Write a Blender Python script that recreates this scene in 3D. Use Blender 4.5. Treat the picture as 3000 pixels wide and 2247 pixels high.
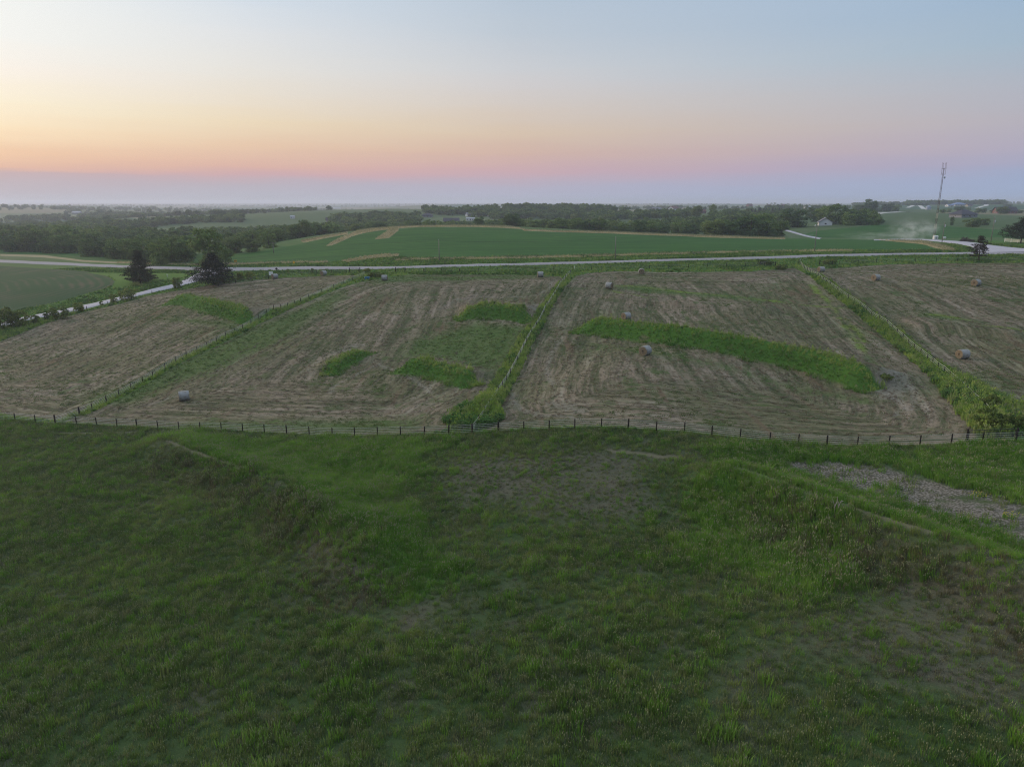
import bpy, math, random
import numpy as np
from math import sin, cos, tan, atan, atan2, radians, pi, log, exp, sqrt, hypot

for o in list(bpy.data.objects): bpy.data.objects.remove(o)
scene = bpy.context.scene
COL = scene.collection

# ------------------------------------------------------------------ camera
F = 2079.0; CX, CY = 1500.0, 1123.5           # focal length in pixels of the 3000 px wide photograph
PITCH = radians(14.34); CAMZ = 28.0
cam_d = bpy.data.cameras.new('camera'); cam = bpy.data.objects.new('camera', cam_d)
COL.objects.link(cam); scene.camera = cam
cam.location = (0, 0, CAMZ); cam.rotation_euler = (radians(90) - PITCH, 0, 0)
cam_d.sensor_width = 36; cam_d.sensor_fit = 'HORIZONTAL'; cam_d.lens = 36 * F / 3000
cam_d.clip_start = 0.5; cam_d.clip_end = 60000
scene.render.resolution_x = 1024; scene.render.resolution_y = 766
scene.view_settings.view_transform = 'Standard'; scene.view_settings.look = 'None'
scene.view_settings.gamma = 1; scene.view_settings.exposure = 0.0
scene.render.engine = 'CYCLES'
cy = scene.cycles
cy.use_denoising = True; cy.denoiser = 'OPENIMAGEDENOISE'; cy.denoising_input_passes = 'RGB_ALBEDO_NORMAL'; cy.denoising_prefilter = 'NONE'; cy.pixel_filter_type = 'BLACKMAN_HARRIS'; cy.filter_width = 1.15
cy.max_bounces = 6; cy.diffuse_bounces = 2; cy.glossy_bounces = 1; cy.transmission_bounces = 2
cy.volume_bounces = 2; cy.transparent_max_bounces = 8
cy.sample_clamp_indirect = 4.0

def s2l(c):
    return tuple((v / 255 / 12.92) if v / 255 <= 0.04045 else ((v / 255 + 0.055) / 1.055) ** 2.4 for v in c)

# ------------------------------------------------------------------ world: dusk sky
SUN_AZ, SUN_EL = -52.0, 5.0                   # afterglow left of the view
world = bpy.data.worlds.new('World'); scene.world = world; world.use_nodes = True
wt = world.node_tree; wt.nodes.clear()
def wn(t, **k):
    n = wt.nodes.new(t)
    for a, b in k.items(): setattr(n, a, b)
    return n
wl = wt.links.new
tc = wn('ShaderNodeTexCoord'); sep = wn('ShaderNodeSeparateXYZ'); wl(tc.outputs['Generated'], sep.inputs[0])
def wm(op, a, b=None, c=None, clamp=False):
    n = wn('ShaderNodeMath', operation=op); n.use_clamp = clamp
    for i, v in enumerate((a, b, c)):
        if v is None: continue
        if hasattr(v, 'links') or hasattr(v, 'is_output'): wl(v, n.inputs[i])
        else: n.inputs[i].default_value = v
    return n.outputs[0]
az = wm('MULTIPLY', wm('ARCTAN2', sep.outputs[0], sep.outputs[1]), 180 / pi)
el = wm('MULTIPLY', wm('ARCSINE', sep.outputs[2]), 180 / pi)
# a slow wobble of the haze bank's top edge
cmb = wn('ShaderNodeCombineXYZ'); wl(wm('MULTIPLY', az, 0.11), cmb.inputs[0]); wl(wm('MULTIPLY', el, 1.3), cmb.inputs[1])
ns = wn('ShaderNodeTexNoise'); ns.inputs['Scale'].default_value = 1.0; ns.inputs['Detail'].default_value = 3
wl(cmb.outputs[0], ns.inputs['Vector'])
wob = wm('MULTIPLY', wm('SUBTRACT', ns.outputs[0], 0.5), 0.8)
elw = wm('ADD', el, wob)
ELMIN, ELMAX = -2.0, 40.0
tfac = wm('DIVIDE', wm('SUBTRACT', elw, ELMIN), ELMAX - ELMIN, clamp=True)
def px_el(px, py):
    u = (px - CX) / F; v = (CY - py) / F
    x, y, z = u, cos(PITCH) + v * sin(PITCH), -sin(PITCH) + v * cos(PITCH)
    return math.degrees(math.asin(z / sqrt(x * x + y * y + z * z)))
ZEN = (0.62, 0.72, 0.86)
def ramp(px, stops, top, scale=1.0):
    r = wn('ShaderNodeValToRGB'); r.color_ramp.interpolation = 'LINEAR'
    pts = [((px_el(px, py) - ELMIN) / (ELMAX - ELMIN), s2l(c)) for py, c in stops]
    pts.sort(); pts.append(((24 - ELMIN) / (ELMAX - ELMIN), top)); pts.append((1.0, ZEN))
    e = r.color_ramp.elements
    while len(e) > 1: e.remove(e[-1])
    e[0].position = pts[0][0]; e[0].color = (*[v * scale for v in pts[0][1]], 1)
    for p, c in pts[1:]:
        n = e.new(p); n.color = (*[v * scale for v in c], 1)
    wl(tfac, r.inputs[0]); return r.outputs[0]
A = ramp(20, [(0,(240,243,241)),(100,(241,243,240)),(200,(246,240,231)),(300,(246,236,212)),(380,(246,225,192)),
              (450,(236,199,168)),(497,(221,180,163)),(506,(192,171,178)),(540,(186,176,186)),(585,(185,182,194))], (0.90,0.96,1.02))
B = ramp(760, [(0,(211,221,231)),(100,(222,225,228)),(200,(228,226,221)),(300,(232,221,204)),(360,(234,216,187)),
               (430,(229,198,171)),(490,(218,177,165)),(512,(204,169,174)),(535,(184,175,187)),(585,(180,182,196))], (0.74,0.84,0.96))
Cc = ramp(1500, [(0,(183,197,212)),(100,(190,200,211)),(200,(202,205,210)),(250,(207,204,205)),(320,(211,200,191)),(390,(214,194,174)),
                (450,(209,179,167)),(505,(201,169,177)),(550,(180,176,195)),(588,(176,180,202))], (0.54,0.66,0.86))
D = ramp(2980, [(0,(157,181,205)),(130,(163,183,200)),(250,(176,181,193)),(350,(181,177,187)),(430,(177,171,189)),
                (480,(167,168,194)),(520,(158,171,201)),(585,(158,175,206))], (0.42,0.56,0.78))
G = ramp(20, [(0,(255,250,240)),(200,(255,247,230)),(380,(255,230,188)),(450,(248,207,162)),(492,(232,182,158)),(540,(195,176,182)),(585,(190,182,190))], (0.75,0.76,0.74), 1.35)
K = ramp(2980, [(0,(120,140,170)),(250,(140,150,172)),(430,(128,136,166)),(520,(105,125,160)),(585,(105,122,155))], (0.15,0.25,0.42), 0.9)
def wmix(f, a, b):
    n = wn('ShaderNodeMix', data_type='RGBA'); wl(f, n.inputs[0]); wl(a, n.inputs[6]); wl(b, n.inputs[7]); return n.outputs[2]
def rng(a, lo, hi):
    n = wn('ShaderNodeMapRange'); n.clamp = True; n.inputs[1].default_value = lo; n.inputs[2].default_value = hi
    wl(a, n.inputs[0]); return n.outputs[0]
c = wmix(rng(az, -34, -19), A, B)
c = wmix(rng(az, -19, 0.5), c, Cc)
c = wmix(rng(az, 0.5, 34.5), c, D)
c = wmix(rng(az, 38, 130), c, K)
c = wmix(rng(az, -38, -58), c, G)
c = wmix(rng(az, -80, -165), c, K)
bg = wn('ShaderNodeBackground'); cm2 = wn('ShaderNodeCombineXYZ'); wl(wm('MULTIPLY', az, 0.045), cm2.inputs[0]); wl(wm('MULTIPLY', el, 1.1), cm2.inputs[1])
ns2 = wn('ShaderNodeTexNoise'); ns2.inputs['Scale'].default_value = 1.0; ns2.inputs['Detail'].default_value = 4; wl(cm2.outputs[0], ns2.inputs['Vector'])
stk = wm('MULTIPLY', wm('SUBTRACT', ns2.outputs[0], 0.5), wm('MULTIPLY', rng(el, 7.0, 1.0), 0.16))
c = wmix(wm('ADD', stk, 0.0, clamp=True), c, wmix(rng(el, 0, 1), c, ramp(20, [(0, (120, 125, 145)), (585, (120, 125, 145))], (.3, .3, .3))))
wl(c, bg.inputs[0]); bg.inputs[1].default_value = 1.0
sky = wn('ShaderNodeTexSky'); sky.sky_type = 'NISHITA'; sky.sun_disc = False
sky.sun_elevation = radians(SUN_EL); sky.sun_rotation = radians(SUN_AZ); sky.dust_density = 3
bg2 = wn('ShaderNodeBackground'); wl(sky.outputs[0], bg2.inputs[0]); bg2.inputs[1].default_value = 0.004
add = wn('ShaderNodeAddShader'); wl(bg.outputs[0], add.inputs[0]); wl(bg2.outputs[0], add.inputs[1])
wo = wn('ShaderNodeOutputWorld'); wl(add.outputs[0], wo.inputs[0])

sun_d = bpy.data.lights.new('sun', 'SUN'); sun_d.energy = 2.0; sun_d.angle = radians(25); sun_d.color = (1.0, 0.72, 0.48)
sun = bpy.data.objects.new('sun', sun_d); COL.objects.link(sun)
_a, _e = radians(SUN_AZ), radians(9)
from mathutils import Vector, Matrix
sun.rotation_euler = Vector((sin(_a) * cos(_e), cos(_a) * cos(_e), sin(_e))).to_track_quat('Z', 'Y').to_euler()
sun.location = (-60, 40, 60)

# ------------------------------------------------------------------ noise on arrays
def _hash(ix, iy, seed):
    n = (ix.astype(np.int64) * 374761393 + iy.astype(np.int64) * 668265263 + seed * 1274126177) & 0xffffffff
    n = ((n ^ (n >> 13)) * 1274126177) & 0xffffffff
    return ((n ^ (n >> 16)) & 0xffffff) / float(0xffffff)
def vnoise(x, y, seed=0):
    ix = np.floor(x); iy = np.floor(y); fx = x - ix; fy = y - iy
    fx = fx * fx * (3 - 2 * fx); fy = fy * fy * (3 - 2 * fy)
    a = _hash(ix, iy, seed); b = _hash(ix + 1, iy, seed); c_ = _hash(ix, iy + 1, seed); d = _hash(ix + 1, iy + 1, seed)
    return (a * (1 - fx) + b * fx) * (1 - fy) + (c_ * (1 - fx) + d * fx) * fy
def fbm(x, y, seed=0, oct=3):
    t = 0; a = 0.5; s = 0
    for i in range(oct):
        t = t + a * vnoise(x, y, seed + i * 17); s += a; a *= 0.5; x = x * 2.03 + 5.1; y = y * 2.03 + 1.7
    return t / s
def sstep(a, b, x):
    t = np.clip((x - a) / (b - a), 0, 1); return t * t * (3 - 2 * t)

# ------------------------------------------------------------------ terrain: spot heights, then a smooth surface through them
SP, CP = sin(PITCH), cos(PITCH)
def ray(px, py):
    u = (np.asarray(px, float) - CX) / F; v = (CY - np.asarray(py, float)) / F
    return u, CP + v * SP, -SP + v * CP      # multiplied by the depth zc
pts = []
def ctl_h(px, py, h):
    x, y, z = ray(px, py); zc = (CAMZ - h) / -z; pts.append((x * zc, y * zc, h))
def ctl_z(px, py, zc):
    x, y, z = ray(px, py); pts.append((x * zc, y * zc, CAMZ + z * zc))
def ctl_w(x, y, h): pts.append((x, y, h))
def ctl_p(px, z, h): pts.append(((px - CX) / F * z / 0.97, z, h))      # a column of the view, a distance and a height
for a in [(0,2247,-2),(1500,2247,0),(3000,2247,3),(0,1800,-3.3),(700,1700,-2.2),(1500,1700,-.6),(2250,1700,1.0),(3000,1800,3.2),
          (0,1450,-4.6),(700,1450,-3.0),(1500,1450,-1),(2200,1480,.3),(3000,1480,2.4),
          (0,1180,-5.6),(0,1000,-4.6),(-300,1100,-6),(300,880,-2),(60,925,-3),(590,790,3.2),(0,765,1),(430,815,2.4),(700,1000,-1),(900,950,.6),(400,1000,-3),
          (1200,1000,.5),(1200,900,3.3),(2600,950,3.8),(3000,950,5.0),(3000,1150,2.2),(2300,1150,1),(1500,1100,0),(1100,1150,-1.6),
          (1200,785,7),(900,788,5.6),(1500,800,7.4),(2300,785,9),(3000,765,11),(1800,772,8.5),(2200,758,9.5),(2400,752,10),(2950,745,11.5),(3300,745,12),
          (1583,812,7.3),(670,748,4),(870,700,8.6),(1000,683,11.5),(1100,670,13),(1200,664,14),(1800,681,11.5),(2000,690,10.5),(2300,698,9.5),
          (2640,700,10),(2780,733,11),(1500,700,11.6),(1900,715,10.2),(2400,715,9.9),(1000,740,7.4),
          (0,712,0),(-300,712,-1),(-300,900,-3),(2500,680,10),(2500,655,12.5),(2900,640,13),(3300,640,14)]: ctl_h(*a)
for px, py in [(51,1231),(350,1250),(700,1268),(1040,1280),(1240,1273),(1460,1266),(1720,1252),(2000,1268),(2257,1297),(2608,1311),(2980,1302),(-300,1215),(3300,1300)]:
    ctl_z(px, py, 90 / (1 + .27 * (px - CX) / F))
for a in [(540,1172,118),(2857,838,166),(2565,822,182),(2405,797,213),(2819,1050,122),(1834,950,150),(1890,1040,119),(1785,845,185),
          (805,808,228),(948,800,232),(1350,663,430),(1127,820,203),(1500,664,432)]: ctl_z(*a)
for a in [(0,0,.8),(-60,0,-1.5),(60,0,3.5),(0,-80,2),(-150,-60,-3),(150,-60,5),(0,-400,5),(-400,-200,0),(400,-200,8),(-300,100,-5),(300,100,6),(0,-3000,5)]: ctl_w(*a)
for a in [(1350,540,7),(1350,700,3),(1350,1000,7),(1350,1500,9),(1350,2600,4),(1350,6000,0),(1350,12000,4),
          (700,390,2.5),(700,500,-2),(700,700,-2),(700,1000,2),(700,1600,3),(700,2600,-2),(700,6000,-2),(700,12000,2),
          (1000,520,4),(1000,700,2),
          (100,800,-4),(100,1300,-1),(100,2600,-4),(100,6000,-4),(100,12000,2),(-800,1000,-4),(-800,4000,-4),(-800,12000,0),
          (2000,450,8),(2000,620,7),(2000,820,10),(2000,1000,13),(2000,1500,13),(2000,2600,7),(2000,6000,2),(2000,12000,6),(1700,520,6),(1700,800,6),(1700,1100,10),
          (2500,440,9.5),(2500,800,14),(2500,1500,15),(2500,3000,14),(2500,7000,8),(2500,12000,8),
          (2900,300,12),(2900,450,12.3),(2900,1500,19),(2900,3000,20),(2900,7000,12),(2900,12000,10),
          (3800,1000,16),(3800,3000,18),(3800,12000,12)]: ctl_p(*a)
pts = np.array(pts)
OY = -60.0
def conf(x, y):
    dx = x; dy = y - OY
    return np.arctan2(dx, dy), 0.5 * np.log(dx * dx + dy * dy + 25.0)
ca, cb = conf(pts[:, 0], pts[:, 1]); n_ = len(pts)
def tpsU(r2): return 0.5 * r2 * np.log(r2 + 1e-12)
K_ = tpsU((ca[:, None] - ca[None]) ** 2 + (cb[:, None] - cb[None]) ** 2) + np.eye(n_) * 4e-4
P_ = np.column_stack([np.ones(n_), ca, cb])
Amat = np.zeros((n_ + 3, n_ + 3)); Amat[:n_, :n_] = K_; Amat[:n_, n_:] = P_; Amat[n_:, :n_] = P_.T
w_ = np.linalg.solve(Amat, np.concatenate([pts[:, 2], [0, 0, 0]]))
def base_h(x, y):
    x = np.asarray(x, float); y = np.asarray(y, float); sh = x.shape
    a, b = conf(x.ravel(), y.ravel()); out = np.empty(a.shape)
    for i in range(0, len(a), 20000):
        aa = a[i:i + 20000]; bb = b[i:i + 20000]
        out[i:i + 20000] = tpsU((aa[:, None] - ca[None]) ** 2 + (bb[:, None] - cb[None]) ** 2) @ w_[:n_] + w_[n_] + w_[n_ + 1] * aa + w_[n_ + 2] * bb
    # behind the camera, where the polar surface has its seam, the land is simply level
    xx = x.ravel(); yy = y.ravel()
    f = sstep(-20, -70, yy)
    out = out * (1 - f) + f * 1.5
    return out.reshape(sh)

def polydist(X, Y, P, closed=False):
    """unsigned distance, side of the nearest segment (+ left of travel), arc length of the nearest point, total length"""
    best = np.full(X.shape, 1e18); side = np.ones(X.shape); tt = np.zeros(X.shape); acc = 0.0
    Q = list(P) + ([P[0]] if closed else [])
    for (x0, y0), (x1, y1) in zip(Q[:-1], Q[1:]):
        dx, dy = x1 - x0, y1 - y0; L2 = dx * dx + dy * dy + 1e-9; L = sqrt(L2)
        t = np.clip(((X - x0) * dx + (Y - y0) * dy) / L2, 0, 1)
        ex = X - x0 - t * dx; ey = Y - y0 - t * dy; d = ex * ex + ey * ey
        m = d < best
        best = np.where(m, d, best); side = np.where(m, np.sign(dx * (Y - y0) - dy * (X - x0)), side); tt = np.where(m, acc + t * L, tt); acc += L
    return np.sqrt(best), side, tt, acc
def inside(X, Y, P):
    r = np.zeros(X.shape, bool); n = len(P)
    for i in range(n):
        x0, y0 = P[i]; x1, y1 = P[(i + 1) % n]
        if y0 == y1: continue
        c_ = ((y0 > Y) != (y1 > Y)) & (X < (x1 - x0) * (Y - y0) / (y1 - y0) + x0)
        r ^= c_
    return r
def local(P, pad, X, Y):
    P = np.array(P); return (X > P[:, 0].min() - pad) & (X < P[:, 0].max() + pad) & (Y > P[:, 1].min() - pad) & (Y < P[:, 1].max() + pad)

RIDGES = []
def height(x, y):
    x = np.asarray(x, float); y = np.asarray(y, float)
    h = base_h(x, y)
    r = np.hypot(x, y)
    h = h + (fbm(x / 17., y / 17., 3) - .5) * 0.9 * sstep(15, 60, r) * (1 - .6 * sstep(180, 240, r)) + (fbm(x / 4., y / 4., 9) - .5) * .22 * (1 - sstep(150, 400, r))
    h = h + (fbm(x / 260., y / 260., 5) - .5) * 9 * sstep(520, 1100, r) * (1 - sstep(3000, 9000, r)) + (fbm(x / 620. + 3.3, y / 520., 15, 2) - .5) * 40 * sstep(560, 1150, r) * (1 - sstep(4000, 9000, r)) * (1 - .75 * sstep(.10, .35, x / (r + 1.)))
    for P, w, h0, L, tap in RIDGES:
        m = local(P, w + L + 3, x, y)
        if not m.any(): continue
        d, s, t, T = polydist(x[m], y[m], P)
        sd = d * s
        prof = (.45 * sstep(0, w, sd) + .55 * np.clip(sd / w, 0, 1)) * (1 - sstep(w, w + L, sd))
        prof *= sstep(-.1, tap, t) * (1 - sstep(T - tap, T + .1, t))
        h[m] = h[m] + h0 * prof
    return h
ZS = np.geomspace(18, 16000, 420)
def hit(pix, zmax=1e9, fn=None, zmin=0):
    """where each pixel's sight line first meets the land (or comes nearest to it before zmax)"""
    fn = fn or height
    pix = np.array(pix, float)
    dx, dy, dz = ray(pix[:, 0], pix[:, 1])
    zs = ZS[(ZS < zmax) & (ZS > zmin)]
    X = dx[:, None] * zs; Y = dy[:, None] * zs; Z = CAMZ + dz[:, None] * zs
    g = Z - fn(X, Y); neg = g < 0
    res = np.empty((len(pix), 3))
    idx = np.where(neg.any(1), neg.argmax(1), -1)
    lo = np.where(idx > 0, zs[np.maximum(idx - 1, 0)], zs[0]); hi = np.where(idx > 0, zs[np.maximum(idx, 0)], zs[0])
    for _ in range(12):
        mid = (lo + hi) / 2; gg = CAMZ + dz * mid - fn(dx * mid, dy * mid)
        hi = np.where(gg < 0, mid, hi); lo = np.where(gg < 0, lo, mid)
    zc = (lo + hi) / 2
    zc = np.where(idx < 0, zs[np.argmin(g / zs, 1)], zc)
    x = dx * zc; y = dy * zc
    return np.column_stack([x, y, fn(x, y), zc])
def W2(pix, **k): return [(a, b) for a, b in hit(pix, fn=base_h, **k)[:, :2]]

# berms: each is traced along its crest, left to right; the bank drops towards the camera
RIDGES_T = []
def offs(P, d):
    """the line shifted sideways, + to the left of travel"""
    P = np.array(P, float); T_ = np.gradient(P, axis=0); T_ /= np.hypot(T_[:, 0], T_[:, 1])[:, None]
    return [(float(a), float(b)) for a, b in P + d * np.column_stack([-T_[:, 1], T_[:, 0]])]
def densify(P, st=3.0):
    P = np.array(P, float); L = np.concatenate([[0], np.cumsum(np.hypot(*np.diff(P, axis=0).T))]); q = np.linspace(0, L[-1], max(4, int(L[-1] / st)))
    X = np.interp(q, L, P[:, 0]); Y = np.interp(q, L, P[:, 1])
    for _ in range(3): X[1:-1] = (X[:-2] + 2 * X[1:-1] + X[2:]) / 4; Y[1:-1] = (Y[:-2] + 2 * Y[1:-1] + Y[2:]) / 4
    return np.column_stack([X, Y])
CREST = []
def ridge(pix, w, h0, L, tap):
    c_ = densify([(a, b) for a, b in hit(pix, fn=lambda x, y: base_h(x, y) + h0)[:, :2]])
    CREST.append((c_, w, h0, L)); RIDGES_T.append((offs(c_, -w), w, h0, L, tap))
ridge([(478,868),(500,862),(543,862),(590,873),(637,885),(712,905),(735,914)], 3.5, 2.3, 12, 4)
ridge([(1335,896),(1352,890),(1390,888),(1465,893),(1520,898),(1562,905)], 3.6, 2.6, 14, 4)
ridge([(1690,926),(1712,923),(1804,937),(2034,967),(2170,990),(2305,1013),(2440,1045),(2550,1073),(2580,1084)], 3.7, 2.9, 13, 4)
ridge([(1165,1055),(1194,1048),(1240,1054),(1302,1068),(1372,1086),(1395,1094)], 3.4, 2.0, 10, 3)
ridge([(955,1078),(984,1054),(1020,1036),(1055,1020),(1072,1014)], 2.8, 1.3, 8, 3)
ridge([(380,1262),(430,1275),(560,1318),(650,1352),(780,1392),(900,1452),(1000,1530),(1060,1590),(1120,1650),(1170,1700)], 4.0, 1.9, 8, 9)
ridge([(1960,1338),(2040,1342),(2120,1353),(2250,1392),(2400,1450),(2560,1510),(2800,1590),(3000,1650),(3200,1720),(3400,1790)], 4.2, 2.5, 6, 6)
ridge([(2620,948),(2750,952),(2880,962),(3050,980)], 3.0, 1.1, 12, 5)
ridge([(1760,862),(1900,878),(2100,898),(2300,912)], 2.5, .8, 12, 5)
RIDGES = RIDGES_T
def band(c_, a, b, i0=0, i1=None):
    c_ = c_[i0:i1]; return offs(c_, a) + offs(c_, b)[::-1]

def arr(P): return [(float(a), float(b)) for a, b in P]
# ------------------------------------------------------------------ areas of the land, traced on it
POLY = {}
def area(name, *polys, **k): POLY.setdefault(name, []).extend([arr(W2(p, **k)) for p in polys])
area('mown',
 [(-300,1200),(0,1216),(100,1224),(165,1230),(233,1205),(445,1098),(607,1010),(736,944),(843,892),(963,845),(1050,808),(950,808),(850,812),(730,822),(600,838),(430,868),(250,914),(120,953),(0,1003),(-300,1090)],
 [(190,1236),(287,1243),(500,1254),(700,1265),(850,1273),(1040,1275),(1170,1271),(1290,1262),(1335,1245),(1300,1236),(1347,1200),(1406,1171),(1441,1148),(1500,1062),(1530,1014),(1561,960),(1598,906),(1636,848),(1655,822),(1640,812),(1500,806),(1350,804),(1200,806),(1080,820),
  (1000,842),(870,897),(760,949),(640,1010),(480,1092),(330,1166),(245,1206)],
 [(1400,1262),(1470,1260),(1600,1249),(1720,1246),(1840,1252),(1950,1258),(2120,1276),(2257,1291),(2425,1301),(2608,1306),(2800,1302),(2860,1290),(2860,1221),(2806,1163),(2691,1065),(2555,960),(2467,882),(2352,797),(2325,786),(2290,790),(2200,797),(2000,797),(1800,797),(1720,801),(1685,812),
  (1652,848),(1610,906),(1577,980),(1543,1034),(1522,1085),(1500,1110),(1480,1146),(1462,1189),(1475,1226),(1440,1250)],
 [(2360,784),(2420,788),(2600,775),(2800,770),(3000,770),(3300,770),(3500,900),(3400,1275),(3060,1215),(2960,1185),(2870,1140),(2790,1090),(2708,1030),(2630,965),(2560,915),(2480,862),(2420,820)])
POLY['lush'] = [band(c_, -w + .5, .9) for c_, w, h0, L in CREST[:5]]
area('green', [(1740,1004),(1925,1031),(2115,1069),(2240,1105),(2440,1151),(2540,1170),(2540,1176),(2440,1160),(2240,1113),(2115,1076),(1925,1037),(1745,1009)])
STRIP_PX = {'f2': [(233,1214),(312,1176),(384,1139),(445,1105),(515,1064),(577,1032),(635,1002),(687,975),(736,949),(781,926),(823,909),(881,884),(933,862),(994,838),(1045,817),(1070,807)],
            'f3': [(1400,1246),(1443,1178),(1470,1135),(1505,1078),(1532,1028),(1560,978),(1592,922),(1614,885),(1640,842),(1660,815),(1672,803)],
            'f4': [(2345,777),(2385,808),(2410,826),(2450,855),(2548,924),(2613,969),(2650,1001),(2691,1037),(2737,1075),(2788,1118),(2843,1168),(2902,1225),(2930,1262)]}
def strip_band(k, w0, w1, n0, n1):
    c_ = densify(W2(STRIP_PX[k])); m = len(c_); A_ = []; B_ = []
    for i in range(m):
        q = i / (m - 1); A_.append(offs(c_, w0 + (w1 - w0) * q)[i]); B_.append(offs(c_, -(n0 + (n1 - n0) * q))[i])
    return A_ + B_[::-1]
POLY['strip'] = [strip_band('f2', .35, .35, 1.1, .9), strip_band('f3', 2.4, .7, 1.4, .5), strip_band('f4', .2, .5, 1.1, 2.6)]
area('green',        # greener sward inside the mown land
 [(500,930),(640,944),(700,948),(690,962),(600,950),(490,935)],
 [(1800,838),(1870,836),(2000,852),(2150,866),(2300,880),(2290,886),(2120,876),(1950,862),(1810,846)],
 [(1200,1000),(1400,950),(1540,960),(1520,1040),(1440,1110),(1380,1090),(1250,1050),(1180,1040)],
 [(2710,918),(2760,920),(2850,944),(2860,955),(2780,945),(2715,930)],
 [(280,1172),(480,1085),(700,980),(900,895),(1010,845),(1000,875),(900,940),(800,1010),(640,1080),(500,1130),(380,1180)],
 [(430,1255),(600,1235),(1000,1240),(1230,1225),(1200,1255),(1000,1265),(700,1262)],
 [(1080,812),(1200,808),(1500,808),(1620,812),(1500,818),(1250,822),(1100,830)])
area('hay',
 [(890,1092),(925,1062),(975,1030),(1040,1004),(1075,1008),(1060,1014),(1000,1036),(950,1062),(905,1092)],
 [(1560,890),(1600,898),(1580,925),(1545,925)],
 [(2560,1130),(2590,1100),(2640,1108),(2660,1140),(2640,1170),(2580,1165)],
 [(1600,1178),(1640,1178),(1720,1200),(1700,1208),(1620,1195)])
area('soy',
 [(640,772),(800,770),(960,768),(1000,764),(1060,758),(1160,752),(1300,757),(1600,750),(1900,742),(2200,736),(2500,733),(2700,733),(2765,731),(2720,716),(2650,704),(2500,702),(2300,700),(2000,691),(1800,683),(1650,679),(1530,675),(1480,670),(1350,667),(1220,668),
  (1150,676),(1100,676),(1010,690),(940,703),(850,721),(760,737),(670,750)], zmax=470)
area('soy', [(2330,690),(2400,676),(2480,668),(2560,660),(2700,658),(2900,672),(3300,690),(3300,702),(2900,697),(2740,699),(2600,698),(2430,697)], zmin=300)
area('soy', [(-400,700),(0,708),(150,726),(330,746),(390,762),(330,766),(200,762),(100,752),(0,746),(-400,730)])
area('crop',
 [(-400,780),(0,779),(109,786),(245,795),(293,800),(326,815),(337,826),(330,836),(307,845),(245,862),(163,886),(68,905),(41,912),(0,925),(-400,1010)])
area('tanbank',
 [(955,722),(975,708),(988,700),(1024,687),(1062,673),(1138,664),(1230,660),(1480,662),(1540,672),(1470,668),(1230,666),(1150,671),(1070,683),(1030,694),(1000,708),(972,720)],
 [(1097,702),(1128,682),(1145,671),(1165,667),(1168,676),(1150,690),(1140,698)],
 [(880,706),(953,692),(1018,681),(1020,687),(955,699),(890,711)],
 [(1530,673),(1650,677),(1800,681),(2000,689),(2300,698),(2300,701),(2000,693),(1800,685),(1650,681),(1535,677)], zmax=470)
area('tanbank', [(1000,764),(1060,752),(1130,744),(1170,746),(1165,752),(1090,757),(1020,768)],
 [(650,773),(960,766),(960,770),(650,777)], [(1160,760),(1500,755),(2200,737),(2500,734),(2500,736),(2200,740),(1500,759),(1160,764)],
 [(2560,703),(2700,706),(2790,728),(2800,738),(2760,733),(2700,716),(2600,706)],
 [(0,744),(130,748),(240,762),(390,770),(600,776),(600,779),(390,773),(240,767),(130,755),(0,750)])
area('lawn',
 [(250,798),(340,800),(560,803),(545,812),(400,836),(318,846),(337,832),(337,822),(322,810)],
 [(2903,712),(3000,722),(3300,740),(3300,716),(3000,708),(2905,706)])
area('dirt',
 [(2290,1345),(2420,1346),(2580,1360),(2770,1408),(3000,1482),(3300,1560),(3300,1700),(3000,1600),(2850,1553),(2650,1480),(2500,1420),(2350,1380)])
area('pgreen',       # lusher belts of the pasture
 [(440,1292),(520,1285),(700,1295),(1000,1292),(1240,1290),(1300,1300),(1180,1400),(1060,1500),(1020,1560),(900,1450),(760,1385),(600,1335)],
 [(2060,1325),(2160,1330),(2330,1372),(2500,1420),(2700,1490),(3000,1600),(3300,1700),(3300,1750),(3000,1650),(2700,1560),(2480,1480),(2330,1415),(2200,1366)],
 [(2200,1305),(2600,1325),(3000,1318),(3300,1310),(3300,1540),(3000,1470),(2760,1400),(2600,1350),(2300,1335)],
 [(2010,1440),(2150,1420),(2400,1500),(2500,1560),(2450,1700),(2250,1680),(2050,1600)])
area('pdry',         # thin, thatchy pasture
 [(1350,1330),(1500,1310),(2000,1330),(2030,1350),(1900,1400),(1950,1500),(1700,1520),(1500,1480),(1300,1480),(1250,1400)],
 [(900,1600),(1150,1640),(1400,1760),(1250,1800),(1000,1700)],
 [(2350,1800),(2700,1700),(3000,1640),(3300,1700),(3300,2100),(2700,2000),(2300,1900)])
POLY['pbrown'] = [band(CREST[5][0], -4.5, -.6, 3), band(CREST[6][0], -5.5, -.6, 4)]       # dead stems on the banks
POLY['pgreen'] += [band(CREST[5][0], .6, 6, 3), band(CREST[6][0], .6, 4.2, 3)]
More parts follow.
